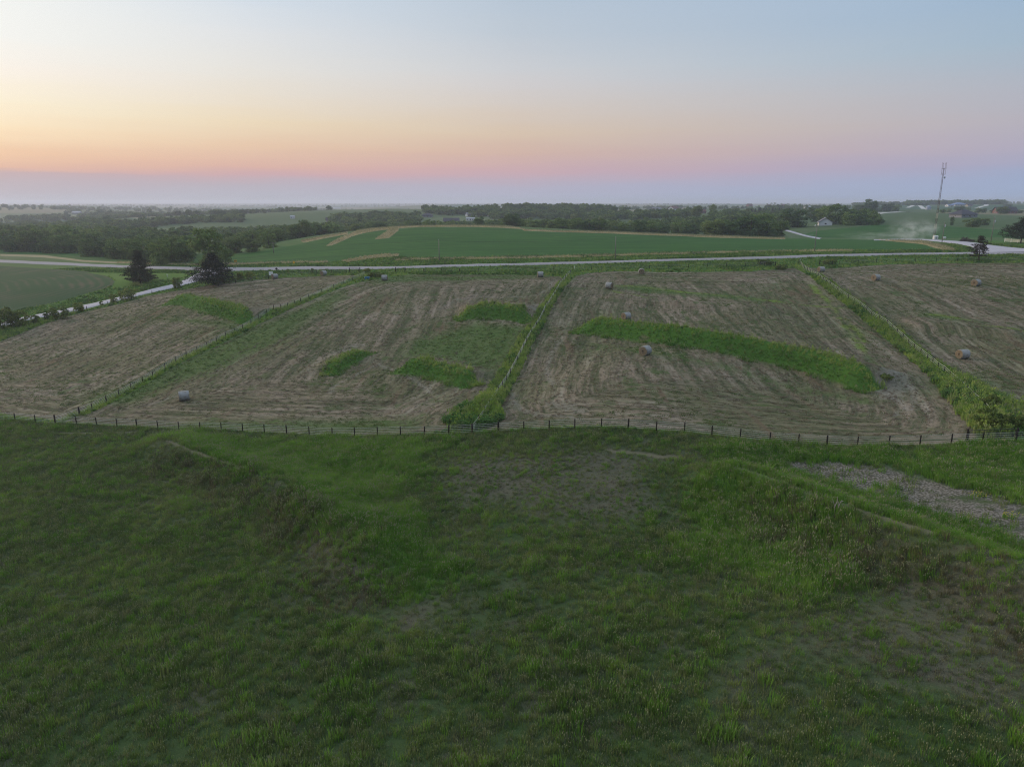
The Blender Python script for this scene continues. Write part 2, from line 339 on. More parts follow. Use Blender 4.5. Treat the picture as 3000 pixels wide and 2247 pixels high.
PATHS = {'path': [[tuple(q) for q in CREST[5][0][3:int(len(CREST[5][0]) * .50)]], [tuple(q) for q in CREST[6][0][2:int(len(CREST[6][0]) * .70)]], arr(W2([(1780,1322),(1880,1330),(1930,1342),(1975,1340)])), arr(W2([(180,1268),(300,1272),(400,1268)]))],
         'swath': [arr(W2([(1109,1065),(1126,1077),(1174,1092),(1225,1122),(1265,1152)])), arr(W2([(967,1153),(975,1135),(1021,1109),(1072,1085),(1109,1068)])),
                   arr(W2([(1505,1150),(1508,1180),(1530,1200),(1580,1215),(1700,1222)])), arr(W2([(2520,1130),(2600,1150),(2650,1190),(2620,1215)])),
                   arr(W2([(2560,1135),(2640,1110),(2680,1150),(2670,1200)])), arr(W2([(1620,1125),(1600,1080),(1620,1030),(1640,1000)])),
                   arr(W2([(1330,880),(1400,868),(1480,872),(1560,868),(1610,850),(1620,820)])), arr(W2([(1290,905),(1330,880),(1400,862)])),
                   arr(W2([(440,1185),(480,1170),(520,1160)]))],
         'weedline': [arr(W2([(1790,838),(1870,841),(2000,856),(2150,870),(2300,886),(2420,898),(2500,905)])), arr(W2([(2375,835),(2440,900),(2470,945),(2500,990),(2560,1062),(2600,1090)])), arr(W2([(2480,935),(2505,965),(2535,1005)])),
                      arr(W2([(2710,922),(2760,925),(2830,944),(2870,954)])), arr(W2([(2890,968),(2960,975),(3060,980)])), arr(W2([(1790,852),(1830,862),(1900,880)]))]}

def field_of(name, X, Y, pad=45):
    out = np.full(X.shape, -float(pad))
    for P in POLY[name]:
        m = local(P, pad, X, Y)
        if not m.any(): continue
        d = polydist(X[m], Y[m], P, True)[0]; i = inside(X[m], Y[m], P)
        out[m] = np.maximum(out[m], np.where(i, d, -d))
    return out
def line_of(name, X, Y, pad=12):
    out = np.full(X.shape, float(pad))
    for P in PATHS[name]:
        m = local(P, pad, X, Y)
        if m.any(): out[m] = np.minimum(out[m], polydist(X[m], Y[m], P)[0])
    return out

# ------------------------------------------------------------------ node helpers
class NT:
    def __init__(s, name):
        s.mat = bpy.data.materials.new(name); s.mat.use_nodes = True; s.t = s.mat.node_tree; s.t.nodes.clear()
        s.out = s.t.nodes.new('ShaderNodeOutputMaterial'); s.geo = None
    def n(s, t, **k):
        x = s.t.nodes.new(t)
        for a, b in k.items(): setattr(x, a, b)
        return x
    def set(s, sock, v):
        if v is None: return
        if isinstance(v, bpy.types.NodeSocket): s.t.links.new(v, sock)
        elif isinstance(v, (tuple, list)): sock.default_value = (*v, 1) if len(v) == 3 and len(sock.default_value) == 4 else v
        else: sock.default_value = v
    def pos(s):
        if not s.geo: s.geo = s.n('ShaderNodeNewGeometry')
        return s.geo.outputs['Position']
    def math(s, op, a, b=None, clamp=False):
        x = s.n('ShaderNodeMath', operation=op); x.use_clamp = clamp; s.set(x.inputs[0], a); s.set(x.inputs[1], b); return x.outputs[0]
    def mix(s, f, a, b):
        x = s.n('ShaderNodeMix', data_type='RGBA'); s.set(x.inputs[0], f); s.set(x.inputs[6], a); s.set(x.inputs[7], b); return x.outputs[2]
    def scl(s, v, sc):
        x = s.n('ShaderNodeVectorMath', operation='MULTIPLY'); s.set(x.inputs[0], v); x.inputs[1].default_value = sc if isinstance(sc, (tuple, list)) else (sc,) * 3; return x.outputs[0]
    def noise(s, vec, scale=1.0, detail=3, rough=.55, out=0):
        x = s.n('ShaderNodeTexNoise'); s.set(x.inputs['Vector'], vec); x.inputs['Scale'].default_value = scale
        x.inputs['Detail'].default_value = detail; x.inputs['Roughness'].default_value = rough; return x.outputs[out]
    def rng(s, v, a, b, c_=0., d=1., smooth=True):
        x = s.n('ShaderNodeMapRange'); x.interpolation_type = 'SMOOTHSTEP' if smooth else 'LINEAR'
        s.set(x.inputs[0], v)
        for i, q in enumerate((a, b, c_, d)): x.inputs[i + 1].default_value = q
        return x.outputs[0]
    def attr(s, name):
        x = s.n('ShaderNodeAttribute'); x.attribute_name = name; return x.outputs['Fac']
    def rand(s): return s.n('ShaderNodeObjectInfo').outputs['Random']
    def bsdf(s, col, rough=.9, spec=.2, bump=None, bdist=.1, metal=0., trans=None):
        b = s.n('ShaderNodeBsdfPrincipled'); s.set(b.inputs['Base Color'], col); s.set(b.inputs['Roughness'], rough)
        b.inputs['Specular IOR Level'].default_value = spec; b.inputs['Metallic'].default_value = metal
        if bump is not None:
            bn = s.n('ShaderNodeBump'); bn.inputs['Strength'].default_value = 1.0; bn.inputs['Distance'].default_value = bdist
            s.set(bn.inputs['Height'], bump); s.t.links.new(bn.outputs[0], b.inputs['Normal'])
        o = b.outputs[0]
        if trans:
            t = s.n('ShaderNodeBsdfTranslucent'); s.set(t.inputs[0], col); m = s.n('ShaderNodeMixShader'); m.inputs[0].default_value = trans
            s.t.links.new(o, m.inputs[1]); s.t.links.new(t.outputs[0], m.inputs[2]); o = m.outputs[0]
        s.t.links.new(o, s.out.inputs[0]); return s.mat

def plain(name, col, rough=.8, var=.15, scale=3., spec=.25, metal=0.):
    t = NT(name); n = t.noise(t.pos(), scale, 4)
    return t.bsdf(t.mix(n, tuple(v * (1 - var) for v in col), tuple(min(1, v * (1 + var)) for v in col)), rough, spec, metal=metal)

# ------------------------------------------------------------------ ground material
def ground_material():
    t = NT('land'); p = t.pos()
    nb = t.noise(p, .045, 4); nm = t.noise(p, .22, 4); nf = t.noise(p, 1.3, 4, .65); nff = t.noise(p, 5.0, 3, .7); n4 = t.noise(p, 15., 3, .7)
    def mask(name, amp=1.6, soft=.5, nz=None):
        d = t.math('ADD', t.attr(name), t.math('MULTIPLY', t.math('SUBTRACT', nz if nz is not None else nf, .5), amp))
        return t.rng(d, -soft, soft)
    # open country far away: a patchwork of pasture, hay and young crops
    vo = t.n('ShaderNodeTexVoronoi'); vo.inputs['Scale'].default_value = .0032; t.set(vo.inputs['Vector'], p)
    hs = t.n('ShaderNodeSeparateColor'); t.t.links.new(vo.outputs['Color'], hs.inputs[0])
    far = t.mix(hs.outputs[0], (.070, .120, .045), (.125, .165, .070))
    far = t.mix(t.rng(hs.outputs[1], .62, .66), far, (.045, .105, .045))
    far = t.mix(t.rng(hs.outputs[2], .74, .78), far, (.20, .19, .11))
    far = t.mix(t.math('MULTIPLY', nm, .5), far, t.scl(far, .6))
    strip = None
    # verge grass: default near land
    verge = t.mix(nm, (.045, .115, .022), (.085, .165, .032)); verge = t.mix(t.rng(nf, .55, .8), verge, (.14, .17, .06))
    col = t.mix(t.rng(t.attr('dist'), 300, 480), verge, far)
    # pasture
    g1 = t.mix(nf, (.034, .060, .022), (.060, .098, .034))
    past = t.mix(t.rng(nm, .46, .70), g1, t.mix(nff, (.05, .058, .034), (.105, .105, .070)))
    past = t.mix(t.math('MULTIPLY', mask('pdry', 14, 4, nb), .75), past, t.mix(nff, (.060, .060, .042), (.15, .135, .10)))
    past = t.mix(t.rng(n4, .52, .70), past, t.scl(past, 1.55)); past = t.mix(t.rng(n4, .46, .32), past, t.scl(past, .60))
    past = t.mix(t.math('MULTIPLY', mask('pgreen', 5, 2.0), .85), past, t.mix(nf, (.040, .110, .018), (.080, .170, .030)))
    past = t.mix(t.math('MULTIPLY', mask('pbrown', 7, 2.5, nm), .3), past, t.mix(nff, (.040, .036, .022), (.085, .074, .046)))
    past = t.mix(t.math('MULTIPLY', t.rng(t.math('ADD', t.attr('path'), t.math('ADD', nf, t.math('MULTIPLY', t.math('SUBTRACT', nm, .5), 1.6))), 1.15, .6), .60), past, (.17, .15, .105))
    dv = t.n('ShaderNodeTexVoronoi'); dv.inputs['Scale'].default_value = 4.5; t.set(dv.inputs['Vector'], p)
    dirt = t.mix(t.rng(t.math('ADD', t.math('MULTIPLY', dv.outputs['Distance'], .6), t.math('MULTIPLY', nff, .6)), .42, .75), (.225, .205, .175), (.085, .080, .058))
    dirt = t.mix(t.rng(nm, .56, .68), dirt, (.06, .085, .032))
    past = t.mix(mask('dirt', 7.0, 1.0, nm), past, dirt)
    col = t.mix(t.rng(t.attr('past'), -.4, .4), col, past)
    # mown hay land: rounds along the fences, lengths inside
    e = t.attr('mown')
    sx = t.n('ShaderNodeSeparateXYZ'); t.t.links.new(p, sx.inputs[0])
    cb = t.n('ShaderNodeCombineXYZ'); t.set(cb.inputs[0], t.math('MULTIPLY', e, .75)); t.set(cb.inputs[1], t.math('MULTIPLY', sx.outputs[0], .035)); t.set(cb.inputs[2], t.math('MULTIPLY', sx.outputs[1], .035))
    s1 = t.noise(cb.outputs[0], 1.0, 4, .6)
    mp = t.n('ShaderNodeMapping'); mp.vector_type = 'POINT'; mp.inputs['Rotation'].default_value = (0, 0, radians(17)); mp.inputs['Scale'].default_value = (.62, .028, .1); t.set(mp.inputs[0], p)
    s2 = t.noise(mp.outputs[0], 1.0, 4, .6)
    lanes = t.mix(t.rng(t.math('ADD', e, t.math('MULTIPLY', nb, 10)), 18, 30), s1, s2)
    lane2 = t.math('ADD', t.math('MULTIPLY', lanes, .7), t.math('MULTIPLY', nf, .3))
    fine = t.noise(t.scl(cb.outputs[0], (3.2, 6., 6.)), 1.0, 3, .65)
    lane2 = t.math('ADD', t.math('MULTIPLY', lane2, .72), t.math('MULTIPLY', fine, .28))
    m = t.mix(t.rng(lane2, .40, .60), (.080, .088, .044), (.245, .195, .142))
    m = t.mix(t.math('MULTIPLY', t.rng(lanes, .56, .70), .8), m, (.30, .265, .205))
    m = t.mix(t.rng(t.math('ADD', t.math('MULTIPLY', s2, .5), t.math('MULTIPLY', nb, .5)), .53, .66), m, t.mix(nff, (.14, .085, .062), (.22, .148, .11)))
    m = t.mix(t.math('MULTIPLY', t.rng(t.math('ADD', t.math('MULTIPLY', s1, .4), t.math('MULTIPLY', nm, .6)), .53, .64), .75), m, t.mix(nf, (.045, .078, .022), (.080, .120, .036)))
    m = t.mix(t.math('MULTIPLY', t.rng(nb, .40, .62), .70), m, t.scl(m, (.62, .80, .55)))
    m = t.mix(t.math('MULTIPLY', mask('green', 8, 3.0, s1), .8), m, t.mix(nf, (.040, .085, .018), (.085, .145, .034)))
    m = t.mix(t.math('MULTIPLY', mask('hay', 6, 1.0), .8), m, t.mix(nff, (.13, .125, .09), (.26, .24, .19)))
    m = t.mix(t.math('MULTIPLY', t.rng(t.math('ADD', t.attr('swath'), t.math('MULTIPLY', nf, 2.6)), 2.2, .9), .6), m, t.mix(nff, (.20, .18, .15), (.36, .33, .28)))
    m = t.mix(t.rng(t.math('ADD', t.attr('weedline'), t.math('MULTIPLY', nm, 4.5)), 3.3, 1.7), m, t.mix(nf, (.10, .17, .025), (.17, .22, .045)))
    m = t.mix(t.rng(nff, .58, .72), m, t.scl(m, 1.4)); m = t.mix(t.rng(nff, .44, .32), m, t.scl(m, .55))
    col = t.mix(mask('mown', 1.4, .5), col, m)
    stc = t.mix(nf, (.075, .165, .024), (.15, .23, .045)); col = t.mix(mask('strip', 1.2, .3), col, stc)
    lush = t.mix(nf, (.038, .098, .014), (.075, .155, .026)); lush = t.mix(t.rng(nm, .62, .72), lush, (.10, .11, .05))
    col = t.mix(mask('lush', 1.5, .4), col, lush)
    # crops
    mr = t.n('ShaderNodeMapping'); mr.inputs['Rotation'].default_value = (0, 0, radians(4)); mr.inputs['Scale'].default_value = (.02, .42, .1); t.set(mr.inputs[0], p)
    rows = t.noise(mr.outputs[0], 1., 3, .6)
    soy = t.mix(t.rng(rows, .35, .65), (.022, .078, .014), (.044, .124, .022)); soy = t.mix(t.rng(nff, .55, .75), soy, (.026, .062, .016)); soy = t.mix(t.rng(nm, .55, .75), soy, t.scl(soy, (1.35, 1.2, 1.2)))
    col = t.mix(mask('soy', .8, .4), col, soy)
    cr = t.math('SINE', t.math('MULTIPLY', t.attr('crop'), 2.1))
    crop = t.mix(t.rng(t.math('ADD', t.math('MULTIPLY', cr, .13), t.math('MULTIPLY', nb, 1.2)), .52, .95), (.024, .070, .024), (.085, .085, .052))
    col = t.mix(mask('crop', .8, .4), col, crop)
    tan_ = t.mix(nf, (.20, .18, .09), (.36, .31, .19))
    col = t.mix(mask('tanbank', 1.6, .5), col, tan_)
    col = t.mix(mask('lawn', 1.2, .4), col, t.mix(nm, (.060, .135, .018), (.085, .165, .028)))
    bump = t.math('ADD', t.math('MULTIPLY', nff, .8), t.math('ADD', nf, t.math('MULTIPLY', lanes, .35)))
    return t.bsdf(col, .95, .08, bump, .06)

# ------------------------------------------------------------------ ground sheet
def build_ground():
    th = np.concatenate([np.linspace(-180, -50, 40, endpoint=False), np.linspace(-50, 50, 700, endpoint=False), np.linspace(50, 180, 40, endpoint=False)])
    th = np.radians(th)
    r = [6.0]
    while r[-1] < 13500:
        q = r[-1]; k = .05 if q < 75 else (.0030 if q < 420 else (.0055 if q < 900 else .014))
        r.append(q * (1 + k))
    r = np.array(r)
    T, R = np.meshgrid(th, r); X = R * np.sin(T); Y = OY + R * np.cos(T)
    Z = height(X, Y)
    nr, nt = X.shape
    v = np.column_stack([X.ravel(), Y.ravel(), Z.ravel()])
    c0 = len(v); v = np.vstack([v, [0, OY, 1.5]])
    i = np.arange(nr - 1)[:, None] * nt; j = np.arange(nt)[None]; j2 = (j + 1) % nt
    q = np.stack([i + j, i + j2, i + nt + j2, i + nt + j], -1).reshape(-1, 4)
    q = q[:, ::-1]
    tri = np.stack([np.full(nt, c0), np.arange(nt), (np.arange(nt) + 1) % nt], -1)[:, ::-1]
    me = bpy.data.meshes.new('ground')
    me.vertices.add(len(v)); me.vertices.foreach_set('co', v.ravel())
    li = np.concatenate([q.ravel(), tri.ravel()]); me.loops.add(len(li)); me.loops.foreach_set('vertex_index', li.astype(np.int32))
    ls = np.concatenate([np.arange(len(q)) * 4, len(q) * 4 + np.arange(len(tri)) * 3]); me.polygons.add(len(ls))
    me.polygons.foreach_set('loop_start', ls.astype(np.int32)); 
    me.update(calc_edges=True); me.validate()
    for name in ('mown', 'lush', 'strip', 'green', 'hay', 'soy', 'crop', 'tanbank', 'lawn', 'dirt', 'pgreen', 'pdry', 'pbrown'):
        a = me.attributes.new(name, 'FLOAT', 'POINT'); f = field_of(name, v[:, 0], v[:, 1]); a.data.foreach_set('value', f.astype(np.float32))
    for name in PATHS:
        a = me.attributes.new(name, 'FLOAT', 'POINT'); a.data.foreach_set('value', line_of(name, v[:, 0], v[:, 1]).astype(np.float32))
    a = me.attributes.new('past', 'FLOAT', 'POINT'); a.data.foreach_set('value', np.clip(past_side(v[:, 0], v[:, 1]), -10, 10).astype(np.float32))
    a = me.attributes.new('dist', 'FLOAT', 'POINT'); a.data.foreach_set('value', np.hypot(v[:, 0], v[:, 1]).astype(np.float32))
    me.polygons.foreach_set('use_smooth', np.ones(len(me.polygons), bool))
    me.materials.append(ground_material())
    o = bpy.data.objects.new('ground', me); COL.objects.link(o); o['kind'] = 'structure'
    return o

# ------------------------------------------------------------------ the fence lines
FRONT_PX = [(51.5,1231),(109.5,1234),(167,1244),(228.6,1246),(287,1248),(346,1250),(403.5,1252),(465,1255),(525.6,1259),(587.7,1261),(649.4,1266),(712,1269),
 (774.8,1275),(840,1277),(906,1279),(973,1281),(1038.6,1279),(1105.7,1279),(1173,1277),(1244,1273),(1315,1266),(1383.5,1270),(1460,1266),
 (1534.6,1258),(1608.5,1255),(1683.5,1252),(1761.4,1252),(1840,1258),(1922.5,1262),(2004,1269),(2085.6,1279),(2169.4,1287),
 (2257.5,1297),(2341.6,1302),(2425.7,1306),(2516,1310),(2608.4,1311),(2700,1310),(2791.5,1307),(2882.4,1302),(2979,1302)]
# the fence's plan line is straight: depth 90/(1+.27u)
def front_xy(px):
    u = (px - CX) / F; zc = 90 / (1 + .27 * u); v = -.07; return (u * zc, (CP + v * SP) * zc)
FRONT = [front_xy(p[0]) for p in FRONT_PX]
FRONT = [front_xy(51.5 - 58 * k) for k in (4, 3, 2, 1)] + FRONT + [front_xy(2979 + 94 * k) for k in (1, 2, 3)]
_fx = np.array([p[0] for p in FRONT]); _fy = np.array([p[1] for p in FRONT])
_fa, _fb = np.polyfit(_fx, _fy, 1)
def past_side(x, y): return (_fa * x + _fb) - y      # > 0 on the camera's side of the front fence
ground = build_ground()

# ------------------------------------------------------------------ object helpers
def tag(o, label=None, cat=None, group=None, kind=None):
    if label: o['label'] = label
    if cat: o['category'] = cat
    if group: o['group'] = group
    if kind: o['kind'] = kind
    return o
def empty(name, loc, rz=0., label=None, cat=None, group=None, sc=1.):
    o = bpy.data.objects.new(name, None); COL.objects.link(o); o.location = loc; o.rotation_euler = (0, 0, rz); o.scale = (sc,) * 3 if not isinstance(sc, tuple) else sc
    o.empty_display_size = .2
    return tag(o, label, cat, group)
def at(px, py, **k):
    x, y, z, zc = hit([(px, py)], **k)[0]; return x, y, z, zc
def hz(x, y): return float(height(np.array([x]), np.array([y]))[0])
def col_at(px, zc):
    """the place in column px of the view at depth zc"""
    u = (px - CX) / F; y = zc * .97; x = u * zc; return x, y, hz(x, y)
class MB:
    def __init__(s): s.v = []; s.f = []; s.m = []
    def add(s, v, f, m=0):
        b = len(s.v); s.v += [tuple(p) for p in v]; s.f += [tuple(i + b for i in q) for q in f]; s.m += [m] * len(f)
    def box(s, x0, y0, z0, x1, y1, z1, m=0, bev=0.):
        if bev > 0:   # chamfered vertical edges and top rim
            b = bev; P = [(x0 + b, y0), (x1 - b, y0), (x1, y0 + b), (x1, y1 - b), (x1 - b, y1), (x0 + b, y1), (x0, y1 - b), (x0, y0 + b)]
            Q = [(x0 + 2 * b, y0 + b), (x1 - 2 * b, y0 + b), (x1 - b, y0 + 2 * b), (x1 - b, y1 - 2 * b), (x1 - 2 * b, y1 - b), (x0 + 2 * b, y1 - b), (x0 + b, y1 - 2 * b), (x0 + b, y0 + 2 * b)]
            v = [(x, y, z0) for x, y in P] + [(x, y, z1 - b) for x, y in P] + [(x, y, z1) for x, y in Q]
            f = [tuple(range(7, -1, -1)), tuple(range(16, 24))]
            for k in (0, 8):
                for i in range(8): f.append((k + i, k + (i + 1) % 8, k + 8 + (i + 1) % 8, k + 8 + i))
            s.add(v, f, m); return s
        v = [(x0, y0, z0), (x1, y0, z0), (x1, y1, z0), (x0, y1, z0), (x0, y0, z1), (x1, y0, z1), (x1, y1, z1), (x0, y1, z1)]
        s.add(v, [(3, 2, 1, 0), (4, 5, 6, 7), (0, 1, 5, 4), (1, 2, 6, 5), (2, 3, 7, 6), (3, 0, 4, 7)], m); return s
    def tube(s, P, R, n=6, m=0, cap=True):
        P = [Vector(p) for p in P]; R = R if isinstance(R, (list, tuple)) else [R] * len(P); v = []
        for i, p in enumerate(P):
            d = (P[min(i + 1, len(P) - 1)] - P[max(i - 1, 0)]).normalized()
            a = d.orthogonal().normalized() if abs(d.z) > .9 else d.cross(Vector((0, 0, 1))).normalized()
            b = d.cross(a)
            if i and a.dot(pa) < 0: a = -a; b = -b
            pa = a
            for k in range(n):
                t = 2 * pi * k / n; v.append(tuple(p + (a * cos(t) + b * sin(t)) * R[i]))
        f = []
        for i in range(len(P) - 1):
            for k in range(n): f.append((i * n + k, i * n + (k + 1) % n, (i + 1) * n + (k + 1) % n, (i + 1) * n + k))
        if cap: f.append(tuple(range(n - 1, -1, -1))); f.append(tuple(range((len(P) - 1) * n, len(P) * n)))
        s.add(v, f, m); return s
    def mesh(s, name, mats, smooth=False):
        me = bpy.data.meshes.new(name); me.from_pydata(s.v, [], s.f)
        for q in (mats if isinstance(mats, (list, tuple)) else [mats]): me.materials.append(q)
        if any(s.m): me.polygons.foreach_set('material_index', s.m)
        if smooth: me.polygons.foreach_set('use_smooth', [True] * len(me.polygons))
        return me
    def build(s, name, mats, parent=None, smooth=False, loc=None):
        o = bpy.data.objects.new(name, s.mesh(name, mats, smooth)); COL.objects.link(o)
        if parent: o.parent = parent
        if loc: o.location = loc
        return o
def copy_tree(o, parent=None):
    c_ = o.copy(); COL.objects.link(c_); c_.parent = parent
    for ch in [q for q in list(scene.objects) if q.parent == o]: copy_tree(ch, c_)
    return c_
rnd = random.Random(7); npr = np.random.default_rng(11)

# ------------------------------------------------------------------ roads
def gravel_mat(k=1., nm='gravel'):
    t = NT(nm); p = t.pos(); n = t.noise(p, .35, 4); f = t.noise(p, 9., 3, .7)
    mp = t.scl(p, (.05, .9, 1)); w = t.noise(mp, 1., 2)
    c_ = t.mix(n, (.25, .24, .25), (.35, .335, .35)); c_ = t.mix(t.rng(w, .4, .7), c_, (.29, .27, .27)); c_ = t.mix(t.rng(f, .6, .8), c_, (.20, .185, .18)); c_ = t.scl(c_, (k, k, k * (1.04 if k > 1 else 1)))
    return t.bsdf(c_, .9, .15, f, .03)
GRAVEL = gravel_mat(); GRAVEL2 = gravel_mat(1.45, 'pale_gravel')
def road(name, a, b, n=160, m=8, lift=.10, **k):
    """a gravel road between two traced edges (same number of points), crowned and laid on the land"""
    A_ = np.array(W2(a, **k)); B_ = np.array(W2(b, **k))
    ta = np.linspace(0, 1, len(A_)); 
    L = np.concatenate([[0], np.cumsum(np.hypot(*np.diff((A_ + B_) / 2, axis=0).T))]); L /= L[-1]
    ts = np.linspace(0, 1, n); a2 = np.column_stack([np.interp(ts, L, A_[:, i]) for i in (0, 1)]); b2 = np.column_stack([np.interp(ts, L, B_[:, i]) for i in (0, 1)])
    v = []; f = []
    for i in range(n):
        for j in range(m + 1):
            q = j / m; x, y = a2[i] * (1 - q) + b2[i] * q; v.append((x, y, q))
    v = np.array(v); z = height(v[:, 0], v[:, 1]) + lift + .12 * (1 - (2 * v[:, 2] - 1) ** 2)
    edge = (v[:, 2] < 1e-6) | (v[:, 2] > 1 - 1e-6); z = np.where(edge, z - .35, z)
    # edges drop into the verge as a shoulder
    for i in range(n - 1):
        for j in range(m):
            k0 = i * (m + 1) + j; f.append((k0, k0 + 1, k0 + m + 2, k0 + m + 1))
    me = bpy.data.meshes.new(name); me.from_pydata([(p[0], p[1], q) for p, q in zip(v, z)], [], f); me.materials.append(GRAVEL if name == 'main_road' else GRAVEL2)
    me.polygons.foreach_set('use_smooth', [True] * len(f))
    if me.polygons[0].normal.z < 0: me.flip_normals()
    o = bpy.data.objects.new(name, me); COL.objects.link(o); o['kind'] = 'structure'; return o
road('main_road',
     [(-300,762.5),(0,770.6),(200,778.5),(380,786),(570,794.5),(640,796),(760,793.5),(1200,788),(1499,780),(1800,771),(2100,763),(2400,754),(2617,749),(2845,746),(3000,745),(3300,744)],
     [(-300,754),(0,761),(200,770),(380,777.5),(570,783),(640,784),(760,783.5),(1200,781),(1499,772.5),(1800,764),(2100,756),(2400,746.5),(2617,741.5),(2845,739),(3000,738),(3300,736)], n=260)
road('side_road',
     [(-300,1018),(-100,984),(0,961),(109,934),(190,918),(250,906.5),(326,886.5),(418,864.5),(511,843.5),(538,836),(590,823),(640,805),(680,792)],
     [(-300,1003),(-100,973),(0,950),(73,928),(147,915),(244.5,893),(320,877),(413,856),(511,832),(530,824),(555,812),(575,801),(596,790)], n=120, lift=.13)
road('crossing_road',
     [(2560,705),(2640,703.5),(2700,703.5),(2753,709),(2807,716),(2845,724),(2850,733),(2852,741)],
     [(2560,703),(2640,701),(2700,700.5),(2753,703.5),(2848,710.5),(2903,718),(3000,729),(3300,738)], n=110, lift=.14, m=12)
road('crossing_road', [(2296,677),(2305,679),(2314,681.5),(2340,688),(2383,698.5),(2400,702)], [(2298,672.5),(2308,674.5),(2318,677),(2345,685),(2388,694),(2410,699)], n=60, lift=.12, m=6, zmin=330)

# ------------------------------------------------------------------ fences
POSTM = plain('creosoted_wood', (.022, .018, .015), .9, .4, 8)
RAILM = plain('pale_coated_wire', (.52, .52, .47), .6, .1)
STEELM = plain('dark_steel_tube', (.03, .028, .028), .5, .2)
GALV = plain('galvanised_steel', (.45, .46, .48), .45, .1, 6, .5)
WHITEP = plain('white_paint', (.74, .74, .72), .5, .06, 2)
def post_mb(h, r, lean=0., rng_=rnd):
    b = MB(); lx = rng_.uniform(-.03, .03) + lean; ly = rng_.uniform(-.03, .03)
    b.tube([(0, 0, -.3), (lx * .5, ly * .5, h * .6), (lx, ly, h - .02), (lx, ly, h)], [r * 1.05, r, r * .96, r * .7], 8); return b
def fence(P, name, label, h=1.15, r=.075, nr=5, rail=.016, big=(), spacing=None, lean=None, cat='fence', thick_every=7):
    P = [(x, y, hz(x, y)) for x, y in P]
    root = empty(name, P[len(P) // 2], 0, label, cat); ox, oy, oz = P[len(P) // 2]
    for i, (x, y, z) in enumerate(P):
        rr = r * 1.55 if i in big else (r * 1.25 if i % thick_every == 3 else r); hh = h * 1.12 if i in big else h * rnd.uniform(.97, 1.03)
        post_mb(hh, rr, lean.get(i, 0) if lean else 0).build('post', POSTM, root, True, (x - ox, y - oy, z - oz))
    for k in range(nr):
        b = MB(); zz = h * (.20 + .74 * k / max(1, nr - 1)); L = []
        for i, (x, y, z) in enumerate(P):
            L.append((x - ox, y - oy, z - oz + zz))
            if i + 1 < len(P):
                x2, y2, z2 = P[i + 1]; L.append(((x + x2) / 2 - ox, (y + y2) / 2 - oy, (z + z2) / 2 - oz + zz - .02))
        b.tube(L, rail, 4); b.build('wire', RAILM, root)
    return root
fence(FRONT, 'post_and_wire_fence', 'long five wire fence running straight across the view between pasture and mown fields', big=(6, 26), h=1.25, rail=.0155)
def along(pix, sp, **k):
    P = np.array(W2(pix, **k)); L = np.concatenate([[0], np.cumsum(np.hypot(*np.diff(P, axis=0).T))]); n = max(2, int(L[-1] / sp) + 1)
    s = np.linspace(0, L[-1], n); return [(np.interp(q, L, P[:, 0]), np.interp(q, L, P[:, 1])) for q in s]
f2 = W2([(233,1214),(269.6,1198),(312,1176),(348.6,1159),(384,1139),(418,1120),(445,1105),(484,1083),(515,1064),(546.6,1049),(577.5,1032),(607,1017),(635,1002),(661,987.5),(687,975),(711.4,963),(736,949),(758.5,936),(781.5,926),(802.6,916),(823,909),(843,899),(863,891),(881,884)])
f2 = [FRONT[6]] + f2 + along([(904,873),(933,862),(963.6,850),(994,838),(1020,827),(1045,817),(1070,807)], 5.0)
fence(f2, 'post_and_wire_fence', 'wire fence climbing from the left corner post towards the blue trough', big=(1,), rail=.018, lean={7: .35})
f3 = along([(1383.5,1268),(1400,1240)], 9.)[:1] + along([(1404,1240),(1443,1178),(1470,1135),(1505,1078),(1532,1028),(1560,978),(1592,922),(1614,885),(1640,842),(1660,815),(1672,803)], 3.6)
fence(f3, 'post_and_wire_fence', 'wire fence half buried in tall grass between the two middle fields', big=(0, 1), rail=.018)
f4 = along([(2345,777),(2385.6,808),(2410,826),(2450,855),(2470,869),(2535,910),(2548,924),(2596,953),(2613,969),(2631,986),(2650,1001),(2669.5,1020),(2691,1037),(2714,1053),(2737,1075),(2763,1096),(2788,1118),(2816,1144),(2843,1168),(2872,1193),(2902,1225),(2930,1262)], 3.4)
fence(f4, 'post_and_wire_fence', 'pale wire fence slanting down the right side beside weeds', rail=.024, nr=4, h=1.2)
fence(along([(640,838),(780,817),(860,808),(930,802),(1010,799),(1050,799)], 5.), 'roadside_fence', 'short roadside fence behind the two left roadside bales', nr=3, rail=.012)
fence(along([(1190,797),(1350,797),(1500,795),(1660,792),(1800,790),(2000,787),(2240,782)], 5.5), 'roadside_fence', 'roadside fence along the middle of the gravel road', nr=3, rail=.012)
fence(along([(2460,774),(2600,768),(2750,766),(2900,765),(3000,764),(3200,764)], 5.5), 'roadside_fence', 'roadside fence in front of the small pine at the right', nr=3, rail=.014)
fence(along([(60,955),(190,925),(280,902),(400,876),(446,862)], 6.5), 'roadside_fence', 'sparse post fence along the side road under the shrubs', nr=2, rail=.010)

